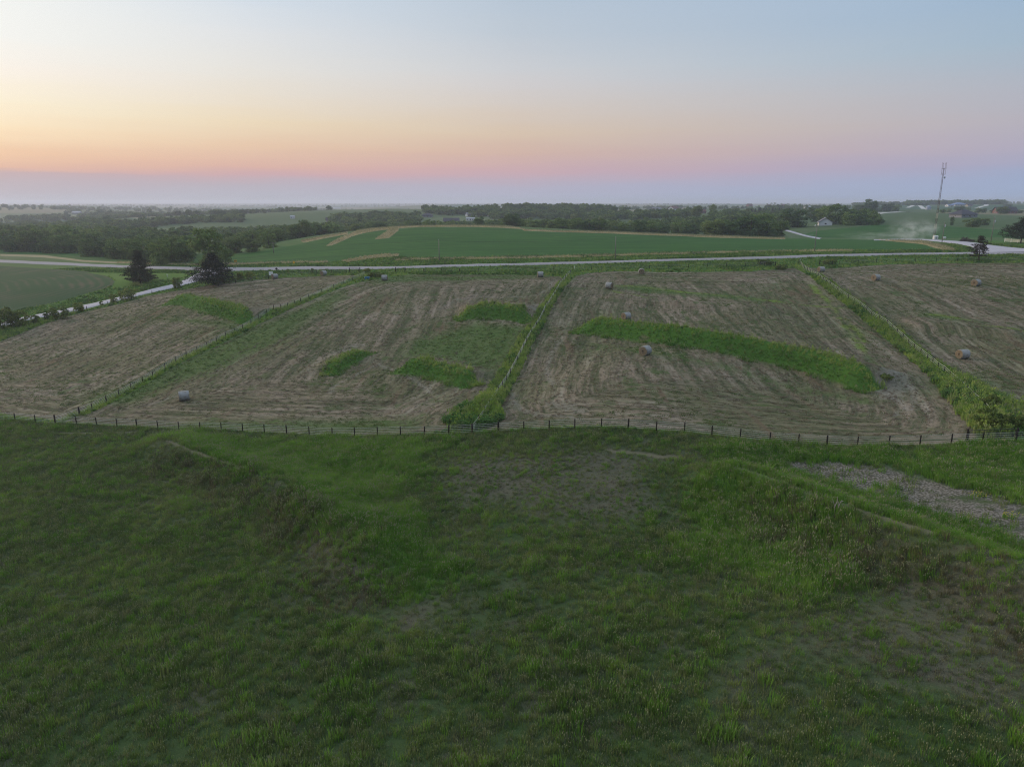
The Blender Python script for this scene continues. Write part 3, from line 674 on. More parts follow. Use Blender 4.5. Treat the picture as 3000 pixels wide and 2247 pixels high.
def gate(px0, px1, py, label, h=1.25, bars=5, zc=None, mat=STEELM, xy=None):
    if xy: (x0, y0), (x1, y1) = xy
    else: (x0, y0), (x1, y1) = W2([(px0, py), (px1, py)])
    z0, z1 = hz(x0, y0), hz(x1, y1); L = hypot(x1 - x0, y1 - y0); ang = atan2(y1 - y0, x1 - x0)
    root = empty('field_gate', (x0, y0, z0), ang, label, 'gate'); dz = z1 - z0
    fr = MB(); r = .035
    fr.tube([(0, 0, .12), (0, 0, h - .12), (.04, 0, h - .03), (.14, 0, h), (L - .14, 0, h + dz), (L - .04, 0, h - .03 + dz), (L, 0, h - .12 + dz), (L, 0, .12 + dz), (0, 0, .12)], r, 6)
    fr.build('gate_frame', mat, root, True)
    for k in range(1, bars):
        b = MB(); z = .12 + (h - .12) * k / bars; b.tube([(0, 0, z), (L, 0, z + dz)], .024, 5); b.build('bar', mat, root)
    for q in (1 / 3., 2 / 3.):
        b = MB(); b.tube([(L * q, 0, .12 + dz * q), (L * q, 0, h + dz * q)], .026, 5); b.build('brace', mat, root)
    for xx, zz in ((-.15, 0), (L + .15, dz)):
        post_mb(h + .15, .11).build('gate_post', POSTM, root, True, (xx, 0, zz))
    return root
a_, b_ = front_xy(2846), front_xy(2982)
gate(0, 0, 0, 'dark tube gate in the right end of the front fence', xy=((a_[0], a_[1] + .35), (b_[0], b_[1] + .35)), h=1.45)
gate(1025, 1054, 800, 'roadside tube gate left of the blue trough', h=1.5, bars=4)
gate(1160, 1186, 797, 'roadside tube gate right of the blue trough', h=1.3, bars=4)
gate(2228, 2270, 781, 'pale wooden gate half hidden in weeds beside the road', h=1.2, bars=3, mat=plain('weathered_wood', (.30, .28, .25)))
gate(2402, 2436, 777, 'dark braced gate behind the net wrapped bale by the right fence', h=1.4, bars=3)
x0, y0 = W2([(2340, 776)])[0]
r_ = empty('brace_post', (x0, y0, hz(x0, y0)), .9, 'white topped brace posts at the upper end of the right slanting fence', 'fence brace')
for dx in (0, 2.0): MB().tube([(dx, 0, -.2), (dx, 0, 1.7)], .10, 8).build('post', POSTM, r_)
MB().tube([(0, 0, 1.5), (2.0, 0, 1.5)], .07, 6).build('rail', WHITEP, r_)
MB().tube([(0, 0, 1.6), (2.0, 0, .3)], .03, 5).build('brace', WHITEP, r_)

# white board fence by the far pine
P = along([(2943,710),(2963,711),(2984,712),(3010,713),(3080,716)], 3.1)
P = [(x, y, hz(x, y)) for x, y in P]
r_ = empty('board_fence', P[0], 0, 'white three board fence in front of the dark pine at the right edge', 'fence')
for i, (x, y, z) in enumerate(P):
    MB().box(-.09, -.09, -.2, .09, .09, 1.5, 0, .02).build('post', WHITEP, r_, False, (x - P[0][0], y - P[0][1], z - P[0][2]))
for k in range(3):
    b = MB()
    for (x, y, z), (x2, y2, z2) in zip(P[:-1], P[1:]):
        zz = .35 + .42 * k; d = Vector((x2 - x, y2 - y, 0)).normalized(); nrm = Vector((-d.y, d.x, 0)) * .03
        p0 = Vector((x, y, z + zz)) - Vector(P[0]) - nrm * 4; p1 = Vector((x2, y2, z2 + zz)) - Vector(P[0]) - nrm * 4
        v = []
        for p in (p0, p1):
            for sx, sz in ((-1, -.08), (1, -.08), (1, .08), (-1, .08)): v.append(tuple(p + nrm * sx + Vector((0, 0, sz))))
        b.add(v, [(0, 1, 5, 4), (1, 2, 6, 5), (2, 3, 7, 6), (3, 0, 4, 7), (3, 2, 1, 0), (4, 5, 6, 7)])
    b.build('board', WHITEP, r_)

# ------------------------------------------------------------------ round bales
def bale_mats():
    t = NT('net_wrap'); tc_ = t.n('ShaderNodeTexCoord').outputs['Object']
    st = t.noise(t.scl(tc_, (26, .6, .6)), 1., 2); n = t.noise(tc_, 2.2, 4); f = t.noise(tc_, 22, 2, .7)
    c_ = t.mix(st, (.25, .255, .25), (.37, .375, .365)); c_ = t.mix(t.rng(n, .45, .7), c_, (.21, .20, .165)); c_ = t.mix(t.rng(f, .5, .8), c_, (.44, .445, .43))
    net = t.bsdf(c_, .75, .2, f, .01)
    t = NT('hay_end'); tc_ = t.n('ShaderNodeTexCoord').outputs['Object']
    sp = t.n('ShaderNodeSeparateXYZ'); t.t.links.new(tc_, sp.inputs[0])
    r = t.math('SQRT', t.math('ADD', t.math('POWER', sp.outputs[1], 2.), t.math('POWER', t.math('SUBTRACT', sp.outputs[2], .8), 2.)))
    n = t.noise(tc_, 3., 4, .7); f = t.noise(tc_, 30., 3, .7)
    rings = t.math('SINE', t.math('ADD', t.math('MULTIPLY', r, 38.), t.math('MULTIPLY', n, 7.)))
    c_ = t.mix(t.rng(rings, -1, 1), (.15, .115, .072), (.25, .20, .13)); c_ = t.mix(t.rng(f, .45, .75), c_, (.33, .27, .18)); c_ = t.mix(t.rng(r, .3, .05), c_, (.12, .09, .06))
    return net, t.bsdf(c_, .95, .1, f, .05)
NET, HAYEND = bale_mats()
def bale_proto():
    R, L, n = .80, 1.55, 40; b = MB(); v = []; f = []
    prof = [(-L / 2, R - .05), (-L / 2 + .05, R - .01), (-L / 4, R), (0, R + .012), (L / 4, R), (L / 2 - .05, R - .01), (L / 2, R - .05)]
    r_ = random.Random(3); wob = [r_.uniform(-.012, .012) for _ in range(n)]
    def pt(x, rr, k):
        t = 2 * pi * k / n; y = cos(t) * (rr + wob[k]) * 1.02; z = sin(t) * (rr + wob[k])
        z = max(z, -R * .955) if z < 0 else z * .985
        return (x, y, z + R * .955)
    for x, rr in prof:
        for k in range(n): v.append(pt(x, rr, k))
    for i in range(len(prof) - 1):
        for k in range(n): f.append((i * n + k, i * n + (k + 1) % n, (i + 1) * n + (k + 1) % n, (i + 1) * n + k))
    b.add(v, [q[::-1] for q in f])
    root = empty('round_bale', (0, 0, 0)); b.build('wrapped_body', NET, root, True)
    for sgn in (-1, 1):
        v = []; f = []; rings = [R - .05, R * .7, R * .4, R * .15]
        for ri, rr in enumerate(rings):
            for k in range(n):
                p = pt(sgn * L / 2, rr, k); v.append((p[0] + sgn * r_.uniform(-.015, .03) * (ri > 0), p[1], p[2]))
        v.append((sgn * (L / 2 - .03), 0, R * .955))
        for i in range(3):
            for k in range(n): f.append((i * n + k, i * n + (k + 1) % n, (i + 1) * n + (k + 1) % n, (i + 1) * n + k))
        for k in range(n): f.append((3 * n + k, 3 * n + (k + 1) % n, 4 * n))
        if sgn < 0: f = [q[::-1] for q in f]
        e = MB(); e.add(v, f); e.build('hay_end', HAYEND, root)
    return root
BP = bale_proto(); first = True
for px, py, yaw, lab in [
    (540,1172,28,'round bale alone in the lower left mown field, nearest of all to the front fence'),
    (1890,1040,48,'round bale just below the long grassy bank, hay end facing left'),
    (1834,936,33,'round bale resting above the left end of the long grassy bank'),
    (1785,845,145,'round bale beside the middle grass grown fence, hay end turned right'),
    (1879,803,82,'round bale at the roadside of the third field, seen end on as a disc'),
    (1583,812,3,'round bale alone at the top right corner of the middle field'),
    (1127,822,2,'round bale standing square on beside the blue trough'),
    (948,808,58,'round bale near the road in the left field, second one from the white board'),
    (805,817,48,'round bale partly in front of the white board'),
    (2405,797,10,'round bale at the top of the right field close to the slanting fence'),
    (2565,822,24,'round bale with tan end in the upper middle of the right field'),
    (2858,838,30,'round bale with tan end nearest the right edge below the small pine'),
    (2819,1050,12,'big looking round bale lowest in the right hand field')]:
    x, y, z, zc = at(px, py); o = BP if first else copy_tree(BP); first = False
    o.location = (x, y, z - .03); o.rotation_euler = (0, 0, radians(yaw)); o.scale = (1.03,) * 3
    tag(o, lab, 'bale', 'net wrapped round bales left on the mown hay fields')

# ------------------------------------------------------------------ trough, board, signs, markers
BLUE = plain('blue_plastic', (.035, .26, .62), .35, .12, 3, .5)
x, y, z, zc = at(1076, 819)
r_ = empty('water_trough', (x, y, z), .12, 'bright blue stock trough at the end of the left wire fence', 'trough')
b = MB(); n = 20
def oval(a, b2, z): return [(a * cos(2 * pi * k / n), b2 * sin(2 * pi * k / n), z) for k in range(n)]
v = oval(.62, .40, 0) + oval(.80, .55, .58) + oval(.86, .60, .60) + oval(.86, .60, .66) + oval(.76, .51, .66) + oval(.60, .38, .08)
f = [(i * n + k, i * n + (k + 1) % n, (i + 1) * n + (k + 1) % n, (i + 1) * n + k) for i in range(5) for k in range(n)] + [tuple(range(5 * n, 6 * n))]
b.add(v, f); b.build('tub', BLUE, r_, True)
t = NT('trough_water'); WATER = t.bsdf((.05, .12, .16), .06, .5)
b = MB(); b.add(oval(.70, .46, .45), [tuple(range(n))]); b.build('water', WATER, r_)
x, y, z, zc = at(790, 815)
r_ = empty('notice_board', (x, y + 1.5, hz(x, y + 1.5)), .05, 'blank white board on two posts behind the leftmost roadside bale', 'sign')
MB().box(-.62, -.03, .55, .62, .03, 1.75, 0, .01).build('panel', WHITEP, r_)
for dx in (-.5, .5): MB().box(dx - .05, .035, -.2, dx + .05, .12, 1.7).build('post', POSTM, r_)
YEL = plain('sign_yellow', (.78, .40, .02), .4, .05); BLK = plain('sign_black', (.012, .012, .012), .5, .1); RED = plain('sign_red', (.45, .02, .02), .4, .05)
x, y, z, zc = at(691, 778)
s_ = zc / F
r_ = empty('arrow_sign', (x, y, z), .05, 'yellow sign with a black double headed arrow across the junction', 'road sign')
w2, h2, zb = 4.3 * s_, 2.7 * s_, 10.2 * s_
MB().box(-w2, -.02, zb, w2, .02, zb + 2 * h2, 0, .006).build('panel', YEL, r_)
b = MB(); zc_ = zb + h2; a1 = w2 * .78; hh = h2 * .55
pa = [(-a1, 0), (-a1 * .45, hh), (-a1 * .45, hh * .35), (a1 * .45, hh * .35), (a1 * .45, hh), (a1, 0), (a1 * .45, -hh), (a1 * .45, -hh * .35), (-a1 * .45, -hh * .35), (-a1 * .45, -hh)]
b.add([(p, -.028, zc_ + q) for p, q in pa] + [(p, -.021, zc_ + q) for p, q in pa], [tuple(range(9, -1, -1))] + [(i, (i + 1) % 10, 10 + (i + 1) % 10, 10 + i) for i in range(10)]); b.build('double_arrow', BLK, r_)
for dx in (-w2 * .5, w2 * .5): MB().box(dx - .05, .03, -.3, dx + .05, .12, zb + h2 * 1.6).build('post', plain('sign_post', (.2, .17, .13)), r_)
x, y, z, zc = at(862, 781); s_ = zc / F
r_ = empty('diamond_sign', (x, y, z), 1.05, 'yellow diamond warning sign seen from the side beyond the gravel road', 'road sign')
d = 4.6 * s_; zz = 8.5 * s_ + 0.4
b = MB(); b.add([(0, -.02, zz - d), (d, -.02, zz), (0, -.02, zz + d), (-d, -.02, zz), (0, .02, zz - d), (d, .02, zz), (0, .02, zz + d), (-d, .02, zz)], [(0, 1, 2, 3), (7, 6, 5, 4), (0, 4, 5, 1), (1, 5, 6, 2), (2, 6, 7, 3), (3, 7, 4, 0)]); b.build('panel', YEL, r_)
MB().box(-.05, .025, -.3, .05, .10, zz + d * .5).build('post', plain('sign_post_b', (.2, .17, .13)), r_)
x, y, z, zc = at(811, 801); s_ = zc / F
r_ = empty('stop_sign', (x, y, z), .3, 'dark back of an octagonal sign standing against the pale road near the white board', 'road sign')
R8 = 3.3 * s_; zz = 13 * s_; o8 = [(R8 * cos(pi / 8 + k * pi / 4), R8 * sin(pi / 8 + k * pi / 4) + zz) for k in range(8)]
b = MB(); b.add([(p, -.015, q) for p, q in o8] + [(p, .015, q) for p, q in o8], [tuple(range(7, -1, -1)), tuple(range(8, 16))] + [(i, (i + 1) % 8, 8 + (i + 1) % 8, 8 + i) for i in range(8)]); b.build('panel', BLK, r_)
MB().box(-.05, -.10, -.3, .05, -.02, zz + R8 * .6).build('post', POSTM, r_)
x, y, z, zc = at(490, 812)
r_ = empty('marker_post', (x, y, z), 0, 'short white marker post on the bright lawn between the two left pines', 'marker')
MB().tube([(0, 0, -.1), (0, 0, .75), (0, 0, .8)], [.10, .10, .04], 10).build('shaft', WHITEP, r_, True); MB().tube([(0, 0, .8), (0, 0, 1.0)], .13, 10).build('cap', WHITEP, r_)
x, y, z, zc = at(1683, 789)
r_ = empty('marker_post', (x, y, z), 0, 'tiny white marker at the top end of the grass grown middle fence', 'marker')
MB().tube([(0, 0, -.1), (0, 0, .8), (0, 0, .86)], [.08, .08, .03], 10).build('shaft', WHITEP, r_, True); MB().tube([(0, 0, .86), (0, 0, 1.0)], .11, 10).build('cap', WHITEP, r_)

# ------------------------------------------------------------------ utility poles
WOODP = plain('weathered_pole', (.20, .18, .16), .85, .25, 4)
POLES = []
def pole(px, py, ptop, label, arm=False, can=0, **k):
    x, y, z, zc = at(px, py, **k); H = (py - ptop) * zc / F / .975
    r_ = empty('utility_pole', (x, y, z), 0, label, 'utility pole', 'utility poles along the gravel roads')
    MB().tube([(0, 0, -.5), (0, 0, H * .5), (0, 0, H)], [.17, .15, .12], 8).build('pole_shaft', WOODP, r_, True)
    if arm:
        MB().box(-1.2, -.16, H - .55, 1.2, -.05, H - .38).build('crossarm', WOODP, r_)
        for dx in (-1.1, -.4, .4, 1.1): MB().tube([(dx, -.1, H - .38), (dx, -.1, H - .2)], [.05, .035], 6).build('insulator', GALV, r_)
    else:
        MB().tube([(0, 0, H), (0, 0, H + .22)], [.06, .04], 6).build('insulator', GALV, r_)
    if can:
        MB().tube([(.36, -.05, H * can - .55), (.36, -.05, H * can - .5), (.36, -.05, H * can + .38), (.36, -.05, H * can + .45)], [.2, .25, .25, .15], 12).build('transformer', plain('pale_can', (.55, .57, .58), .4, .05), r_, True)
    POLES.append((x, y, z + H - .3))
    return r_
pole(357, 756, 714, 'utility pole in front of the dark wood left of the first pine', True)
pole(802, 742, 711, 'utility pole with crossarm at the left edge of the soybean hill', True)
pole(1287, 767, 706, 'utility pole by the gravel road left of the middle of the soybean field')
pole(1802, 758, 697, 'utility pole by the gravel road in front of the wide grove')
pole(2386, 738, 665, 'tall utility pole with a pale lamp head beside the dust')
pole(2759, 714, 655, 'utility pole with a white transformer right of the lattice mast', can=.84)
pole(2903, 708, 640, 'utility pole with a white transformer beside the dark right pine', can=.83)
x, y, z = POLES[4]
MB().tube([(x, y, z + .1), (x - .9, y - .6, z + .45)], .05, 6).build('lamp_arm', GALV, None)
la = bpy.data.objects['lamp_arm']; pr = [o for o in scene.objects if o.name.startswith('utility_pole')][4]
la.parent = pr; la.matrix_parent_inverse = Matrix.Translation(-Vector(pr.location))
MB().tube([(x - .9 , y - .6, z + .40), (x - 1.0, y - .67, z + .55)], [.3, .12], 10).build('lamp_head', plain('lamp_shell', (.6, .62, .62)), None)
lh = bpy.data.objects['lamp_head']; lh.parent = pr; lh.matrix_parent_inverse = Matrix.Translation(-Vector(pr.location))
def wire(A_, B_, sag, label):
    A_ = Vector(A_); B_ = Vector(B_); P = []
    for i in range(13):
        q = i / 12; p = A_.lerp(B_, q); p.z -= sag * 4 * q * (1 - q); P.append(tuple(p - A_))
    o = MB().tube(P, .022, 4).build('power_line', plain('dark_wire', (.05, .05, .05)), None, False, tuple(A_)); return tag(o, label, 'power line', 'power lines strung between the utility poles')
names = ['far left', 'left hill edge', 'left soybean', 'middle soybean', 'lamp', 'first transformer', 'second transformer']
PL = [(-190.0, 330.0, hz(-190, 330) + 8.5)] + POLES
for i, lab in enumerate(['power line from the left picture edge to the pole by the wood', 'power line from the pole by the wood to the soybean hill edge', 'power line over the left part of the soybean hill',
                         'power line over the middle of the soybean field', 'power line over the right part of the soybean field', 'power line from the lamp pole past the lattice mast', 'power line between the two transformer poles']):
    wire(PL[i], PL[i + 1], .9, lab)

# ------------------------------------------------------------------ lattice mast
x, y, z, zc = at(2736, 700); s_ = zc / F; H = (700 - 507) * s_ / .975; 
r_ = empty('lattice_mast', (x, y, z), .4, 'tall thin lattice antenna mast rising above the horizon', 'mast')
t = NT('mast_paint'); sp = t.n('ShaderNodeSeparateXYZ'); t.t.links.new(t.pos(), sp.inputs[0])
bands = t.rng(t.math('SINE', t.math('MULTIPLY', sp.outputs[2], 1.25)), -.15, .15); n = t.noise(t.pos(), 1.2, 3)
low = t.mix(bands, (.10, .075, .055), (.46, .40, .30)); MASTM = t.bsdf(t.mix(t.rng(sp.outputs[2], z + H * .35, z + H * .55), low, t.mix(n, (.10, .075, .065), (.17, .12, .10))), .7, .2)
def hw(q): return .55 - .30 * q
for k in range(3):
    a = 2 * pi * k / 3; MB().tube([(hw(q) * cos(a), hw(q) * sin(a), H * q) for q in (0, .25, .5, .75, 1)], [.075, .07, .065, .06, .055], 6).build('leg', MASTM, r_)
b = MB(); nb_ = int(H / .95)
for i in range(nb_):
    q0, q1 = i / nb_, (i + 1) / nb_
    for k in range(3):
        a0 = 2 * pi * k / 3; a1 = 2 * pi * (k + 1) / 3
        if i % 2: a0, a1 = a1, a0
        b.tube([(hw(q0) * cos(a0), hw(q0) * sin(a0), H * q0), (hw(q1) * cos(a1), hw(q1) * sin(a1), H * q1)], .032, 4, cap=False)
        b.tube([(hw(q0) * cos(a0), hw(q0) * sin(a0), H * q0), (hw(q0) * cos(a1), hw(q0) * sin(a1), H * q0)], .026, 4, cap=False)
b.build('lattice_bracing', MASTM, r_)
for zz, hwid in ((H - .1, 8 * s_), (H - 17 * s_, 8 * s_)):
    b = MB(); b.tube([(-hwid, 0, zz), (hwid, 0, zz)], .07, 6); b.tube([(0, -hwid, zz), (0, hwid, zz)], .07, 6); b.build('crossarm', MASTM, r_)
for dx, dy, zb_, zt in ((-8, 0, -17, 15), (8, 0, -17, 15), (0, -3.2, -2, 14), (0, 3.2, -2, 14)):
    b = MB(); b.tube([(dx * s_, dy * s_, H + zb_ * s_), (dx * s_, dy * s_, H + zt * s_)], [.06, .045], 6); b.tube([(dx * s_, dy * s_, H + zt * s_ - .4), (dx * s_, dy * s_, H + zt * s_)], .11, 6); b.build('whip_antenna', MASTM, r_)
MB().tube([(.5, -.3, H - 26 * s_), (.5, -.7, H - 26 * s_)], [.25, .55], 12).build('dish', GALV, r_)
# cabinets and tank at its foot
x, y, z, zc = at(2742, 702)
r_ = empty('equipment_shed', (x + 1.4, y + 3, hz(x + 1.4, y + 3)), .1, 'small white equipment shed at the foot of the mast', 'shed')
MB().box(-1.0, -.7, -.1, 1.0, .7, 1.35, 0, .04).build('cabinet_body', WHITEP, r_)
b = MB(); b.add([(-1.1, -.8, 1.36), (1.1, -.8, 1.36), (1.1, .8, 1.36), (-1.1, .8, 1.36), (-1.1, 0, 1.75), (1.1, 0, 1.75)], [(0, 1, 5, 4), (2, 3, 4, 5), (0, 4, 3), (1, 2, 5), (3, 2, 1, 0)]); b.build('roof', WHITEP, r_)
MB().box(-.35, -.73, .1, .35, -.70, 1.15).build('door', plain('grey_door', (.35, .36, .37)), r_)
r_ = empty('gas_tank', (x + 5.2, y + 2, hz(x + 5.2, y + 2)), .2, 'little white gas tank right of the equipment shed', 'tank')
MB().tube([(-.85, 0, .62), (-.75, 0, .62), (-.6, 0, .62), (.6, 0, .62), (.75, 0, .62), (.85, 0, .62)], [.12, .33, .42, .42, .33, .12], 14).build('vessel', WHITEP, r_, True)
for dx in (-.45, .45): MB().box(dx - .07, -.28, -.1, dx + .07, .28, .3).build('leg', GALV, r_)

# ------------------------------------------------------------------ foliage
def leaf_mat(name, a, b, dry=None, trans=.25):
    t = NT(name); r = t.rand(); n = t.noise(t.pos(), .55, 3); f = t.noise(t.pos(), 3.2, 2)
    c_ = t.mix(t.rng(n, .35, .65), a, b); c_ = t.mix(r, t.scl(c_, (.62, .66, .7)), t.scl(c_, (1.55, 1.32, 1.15)))
    c_ = t.mix(t.rng(f, .42, .7), c_, t.scl(c_, 1.45))
    if dry: c_ = t.mix(t.rng(f, .58, .7), c_, dry)
    return t.bsdf(c_, .7, .12, trans=trans)
LEAF = leaf_mat('broadleaf_foliage', (.070, .135, .040), (.120, .195, .055))
LEAF2 = leaf_mat('light_foliage', (.080, .135, .042), (.125, .185, .056))
NEED = leaf_mat('pine_needles', (.022, .034, .018), (.042, .056, .028), trans=.1)
RNEED = leaf_mat('browning_needles', (.045, .034, .022), (.065, .058, .030), trans=.1)
SHRUBL = leaf_mat('shrub_foliage', (.090, .150, .036), (.160, .210, .050), (.20, .18, .08))
CEDAR = leaf_mat('cedar_foliage', (.014, .030, .015), (.026, .045, .02), trans=.1)
BARK = plain('bark', (.060, .048, .038), .9, .4, 6)

def cards(P, N, S, asp=1.0, jit=.7, rg=npr, name='crown', mat=None):
    """a mesh of leaf-clump faces: positions P, outward normals N, half sizes S"""
    n = len(P); N = N + rg.normal(0, jit, (n, 3)); N /= np.linalg.norm(N, axis=1)[:, None] + 1e-9
    r = rg.normal(0, 1, (n, 3)); A_ = np.cross(N, r); A_ /= np.linalg.norm(A_, axis=1)[:, None] + 1e-9; B_ = np.cross(N, A_)
    S = S[:, None]; a = A_ * S; b = B_ * S * asp
    k = rg.uniform(.5, 1.1, (n, 4, 1))
    V = np.stack([P - a * k[:, 0], P - b * k[:, 1] + N * S * .25, P + a * k[:, 2], P + b * k[:, 3] + N * S * .25], 1).reshape(-1, 3)
    me = bpy.data.meshes.new(name); me.vertices.add(len(V)); me.vertices.foreach_set('co', V.ravel())
    me.loops.add(4 * n); me.loops.foreach_set('vertex_index', np.arange(4 * n, dtype=np.int32)); me.polygons.add(n)
    me.polygons.foreach_set('loop_start', np.arange(n, dtype=np.int32) * 4); me.update(calc_edges=True); me.materials.append(mat); return me
def sphere_pts(n, rg): 
    v = rg.normal(0, 1, (n, 3)); return v / np.linalg.norm(v, axis=1)[:, None]
def decid(seed, wid=.34, rz=.40, cz=.58, nb=20, per=120, fs=.030, br=(.11, .19), mat=None, name='crown'):
    """unit-height broadleaf crown: lumpy clusters of leaf faces with gaps between"""
    rg = np.random.default_rng(seed); PP = []; NN = []; SS = []; blobs = []
    for i in range(nb):
        d = sphere_pts(1, rg)[0]; q = rg.uniform(.35, .95) ** .5
        c_ = np.array([d[0] * wid * q, d[1] * wid * q, cz + d[2] * rz * q * .85]); r = rg.uniform(*br) * (1.1 - .35 * abs(d[2])); blobs.append((c_, r))
        m = int(per * (r / .15) ** 2); s = sphere_pts(m, rg); s[:, 2] = np.where(s[:, 2] < -.35, -s[:, 2], s[:, 2])
        rad = r * rg.uniform(.55, 1.12, (m, 1)); PP.append(c_ + s * rad * np.array([1, 1, .82])); NN.append(s + np.array([0, 0, .3])); SS.append(rg.uniform(.6, 1.3, m) * fs)
    for i in range(nb // 3):           # skirts of foliage near the ground
        a = rg.uniform(0, 6.28); q = rg.uniform(.3, .75) * wid; r = rg.uniform(*br) * .95; c_ = np.array([cos(a) * q, sin(a) * q, max(.10, cz - rz + r * .6)])
        m = int(per * .8 * (r / .15) ** 2); s = sphere_pts(m, rg); PP.append(c_ + s * r * rg.uniform(.55, 1.1, (m, 1))); NN.append(s + np.array([0, 0, .3])); SS.append(rg.uniform(.6, 1.3, m) * fs)
    return cards(np.vstack(PP), np.vstack(NN), np.concatenate(SS), 1., .65, rg, name, mat or LEAF), blobs
def trunk(seed, blobs, h0=.30, r=.022, lean=.03):
    rg = random.Random(seed); b = MB(); lx, ly = rg.uniform(-lean, lean), rg.uniform(-lean, lean)
    b.tube([(0, 0, -.03), (lx * .3, ly * .3, h0 * .5), (lx, ly, h0), (lx * 1.4, ly * 1.2, h0 + .22), (lx * 1.5, ly * 1.5, .8)], [r * 1.3, r, r * .85, r * .55, r * .15], 7)
    for c_, rr in sorted(blobs, key=lambda q: q[0][2])[:8]:
        z0 = h0 * rg.uniform(.7, 1.15); b.tube([(lx * .8, ly * .8, z0), (c_[0] * .45, c_[1] * .45, (z0 + c_[2]) / 2), tuple(c_)], [r * .5, r * .33, r * .1], 5)
    return b.mesh('trunk', BARK, True)
DEC = []
for sd, w, rz_, cz_, nb_, mt in [(1, .33, .46, .51, 26, LEAF), (2, .40, .44, .52, 28, LEAF), (3, .29, .48, .50, 24, LEAF), (4, .36, .44, .52, 26, LEAF2), (5, .42, .42, .48, 28, LEAF), (6, .24, .48, .50, 20, LEAF2)]:
    cm, bl = decid(sd, w, rz_, cz_, nb_, mat=mt); DEC.append((cm, trunk(sd, bl, .22)))
SHR = []
for sd, w, rz_, cz_ in [(21, .50, .42, .50), (22, .62, .40, .46), (23, .40, .44, .52)]:
    cm, bl = decid(sd, w, rz_, cz_, 16, 90, .040, (.14, .24), SHRUBL, 'foliage'); SHR.append((cm, trunk(sd, bl, .15, .018, .1)))
def pine(seed, H, halfw, base=.10, layers=17, dens=1., droop=.0, taper=1.0, top=.12, open_=0., fs=.22, mat=None):
    """spreading pine, real size: limbs in whorls, each ending in flat pads of needles"""
    rg = np.random.default_rng(seed); PP = []; NN = []; SS = []; b = MB()
    lean = rg.uniform(-.2, .2, 2)
    b.tube([(0, 0, -.3), (lean[0] * .3, lean[1] * .3, H * .4), (lean[0], lean[1], H * .97)], [H * .028, H * .018, H * .004], 8)
    for i in range(layers):
        q = base + (1 - base) * (i / (layers - 1)) ** .95; zz = H * q; Lm = halfw * max(top, (1 - ((q - base) / (1 - base)) ** taper))
        if i == 0: Lm *= .85
        nb = max(4, int(9 * (1 - .45 * q)))
        a0 = rg.uniform(0, 6.28)
        for k in range(nb):
            if rg.random() < open_ * (1 - q * .7): continue
            a = a0 + 2 * pi * k / nb + rg.normal(0, .22); L = Lm * rg.uniform(.55, 1.2); d = np.array([cos(a), sin(a)]); up = rg.uniform(.02, .22) * L - droop * L
            px_ = lean * q
            P0 = (px_[0], px_[1], zz); P1 = (px_[0] + d[0] * L * .55, px_[1] + d[1] * L * .55, zz + up * .35); P2 = (px_[0] + d[0] * L, px_[1] + d[1] * L, zz + up)
            b.tube([P0, P1, P2], [H * .008 * (1.2 - q), H * .005 * (1.2 - q), .015], 5, cap=False)
            npad = 3 + int(3 * L / halfw)
            for j in range(npad):
                t_ = .34 + .66 * (j + rg.uniform(-.2, .4)) / npad; t_ = min(1, max(.25, t_)); side = rg.normal(0, .16) * L
                c_ = np.array([px_[0] + d[0] * L * t_ - d[1] * side, px_[1] + d[1] * L * t_ + d[0] * side, zz + up * t_ * t_ + rg.uniform(0, .25)])
                m = int(26 * dens); R_ = halfw * rg.uniform(.12, .19)
                s = sphere_pts(m, rg); PP.append(c_ + s * R_ * np.array([1, 1, .45]) * rg.uniform(.3, 1, (m, 1))); NN.append(s * .6 + np.array([0, 0, .8])); SS.append(rg.uniform(.6, 1.3, m) * fs)
    return cards(np.vstack(PP), np.vstack(NN), np.concatenate(SS), .55, .8, rg, 'crown', mat or NEED), b.mesh('trunk', BARK, True)
def cedar(seed):
    rg = np.random.default_rng(seed); n = 900; q = rg.uniform(0, 1, n) ** .8; a = rg.uniform(0, 6.28, n); r = (.24 * (1 - q) ** .75 + .02) * rg.uniform(.6, 1.1, n) * (1 + .2 * np.sin(a * 3 + q * 9))
    P = np.column_stack([r * np.cos(a), r * np.sin(a), .04 + q * .96]); N = np.column_stack([np.cos(a), np.sin(a), np.full(n, .5)])
    b = MB(); b.tube([(0, 0, -.03), (0, 0, .9)], [.03, .006], 6)
    return cards(P, N, rg.uniform(.02, .04, n), 1., .5, rg, 'crown', CEDAR), b.mesh('trunk', BARK, True)
CED = [cedar(31), cedar(32)]

def put_tree(proto, x, y, z, H, label, group=None, name='broadleaf_tree', cat='tree', wide=1., rz=None, parts=('trunk', 'crown')):
    r_ = empty(name, (x, y, z), rnd.uniform(0, 6.28) if rz is None else rz, label, cat, group, (H * wide, H * wide, H))
    for nm, me in zip(parts, (proto[1], proto[0])):
        o = bpy.data.objects.new(nm, me); COL.objects.link(o); o.parent = r_
    return r_

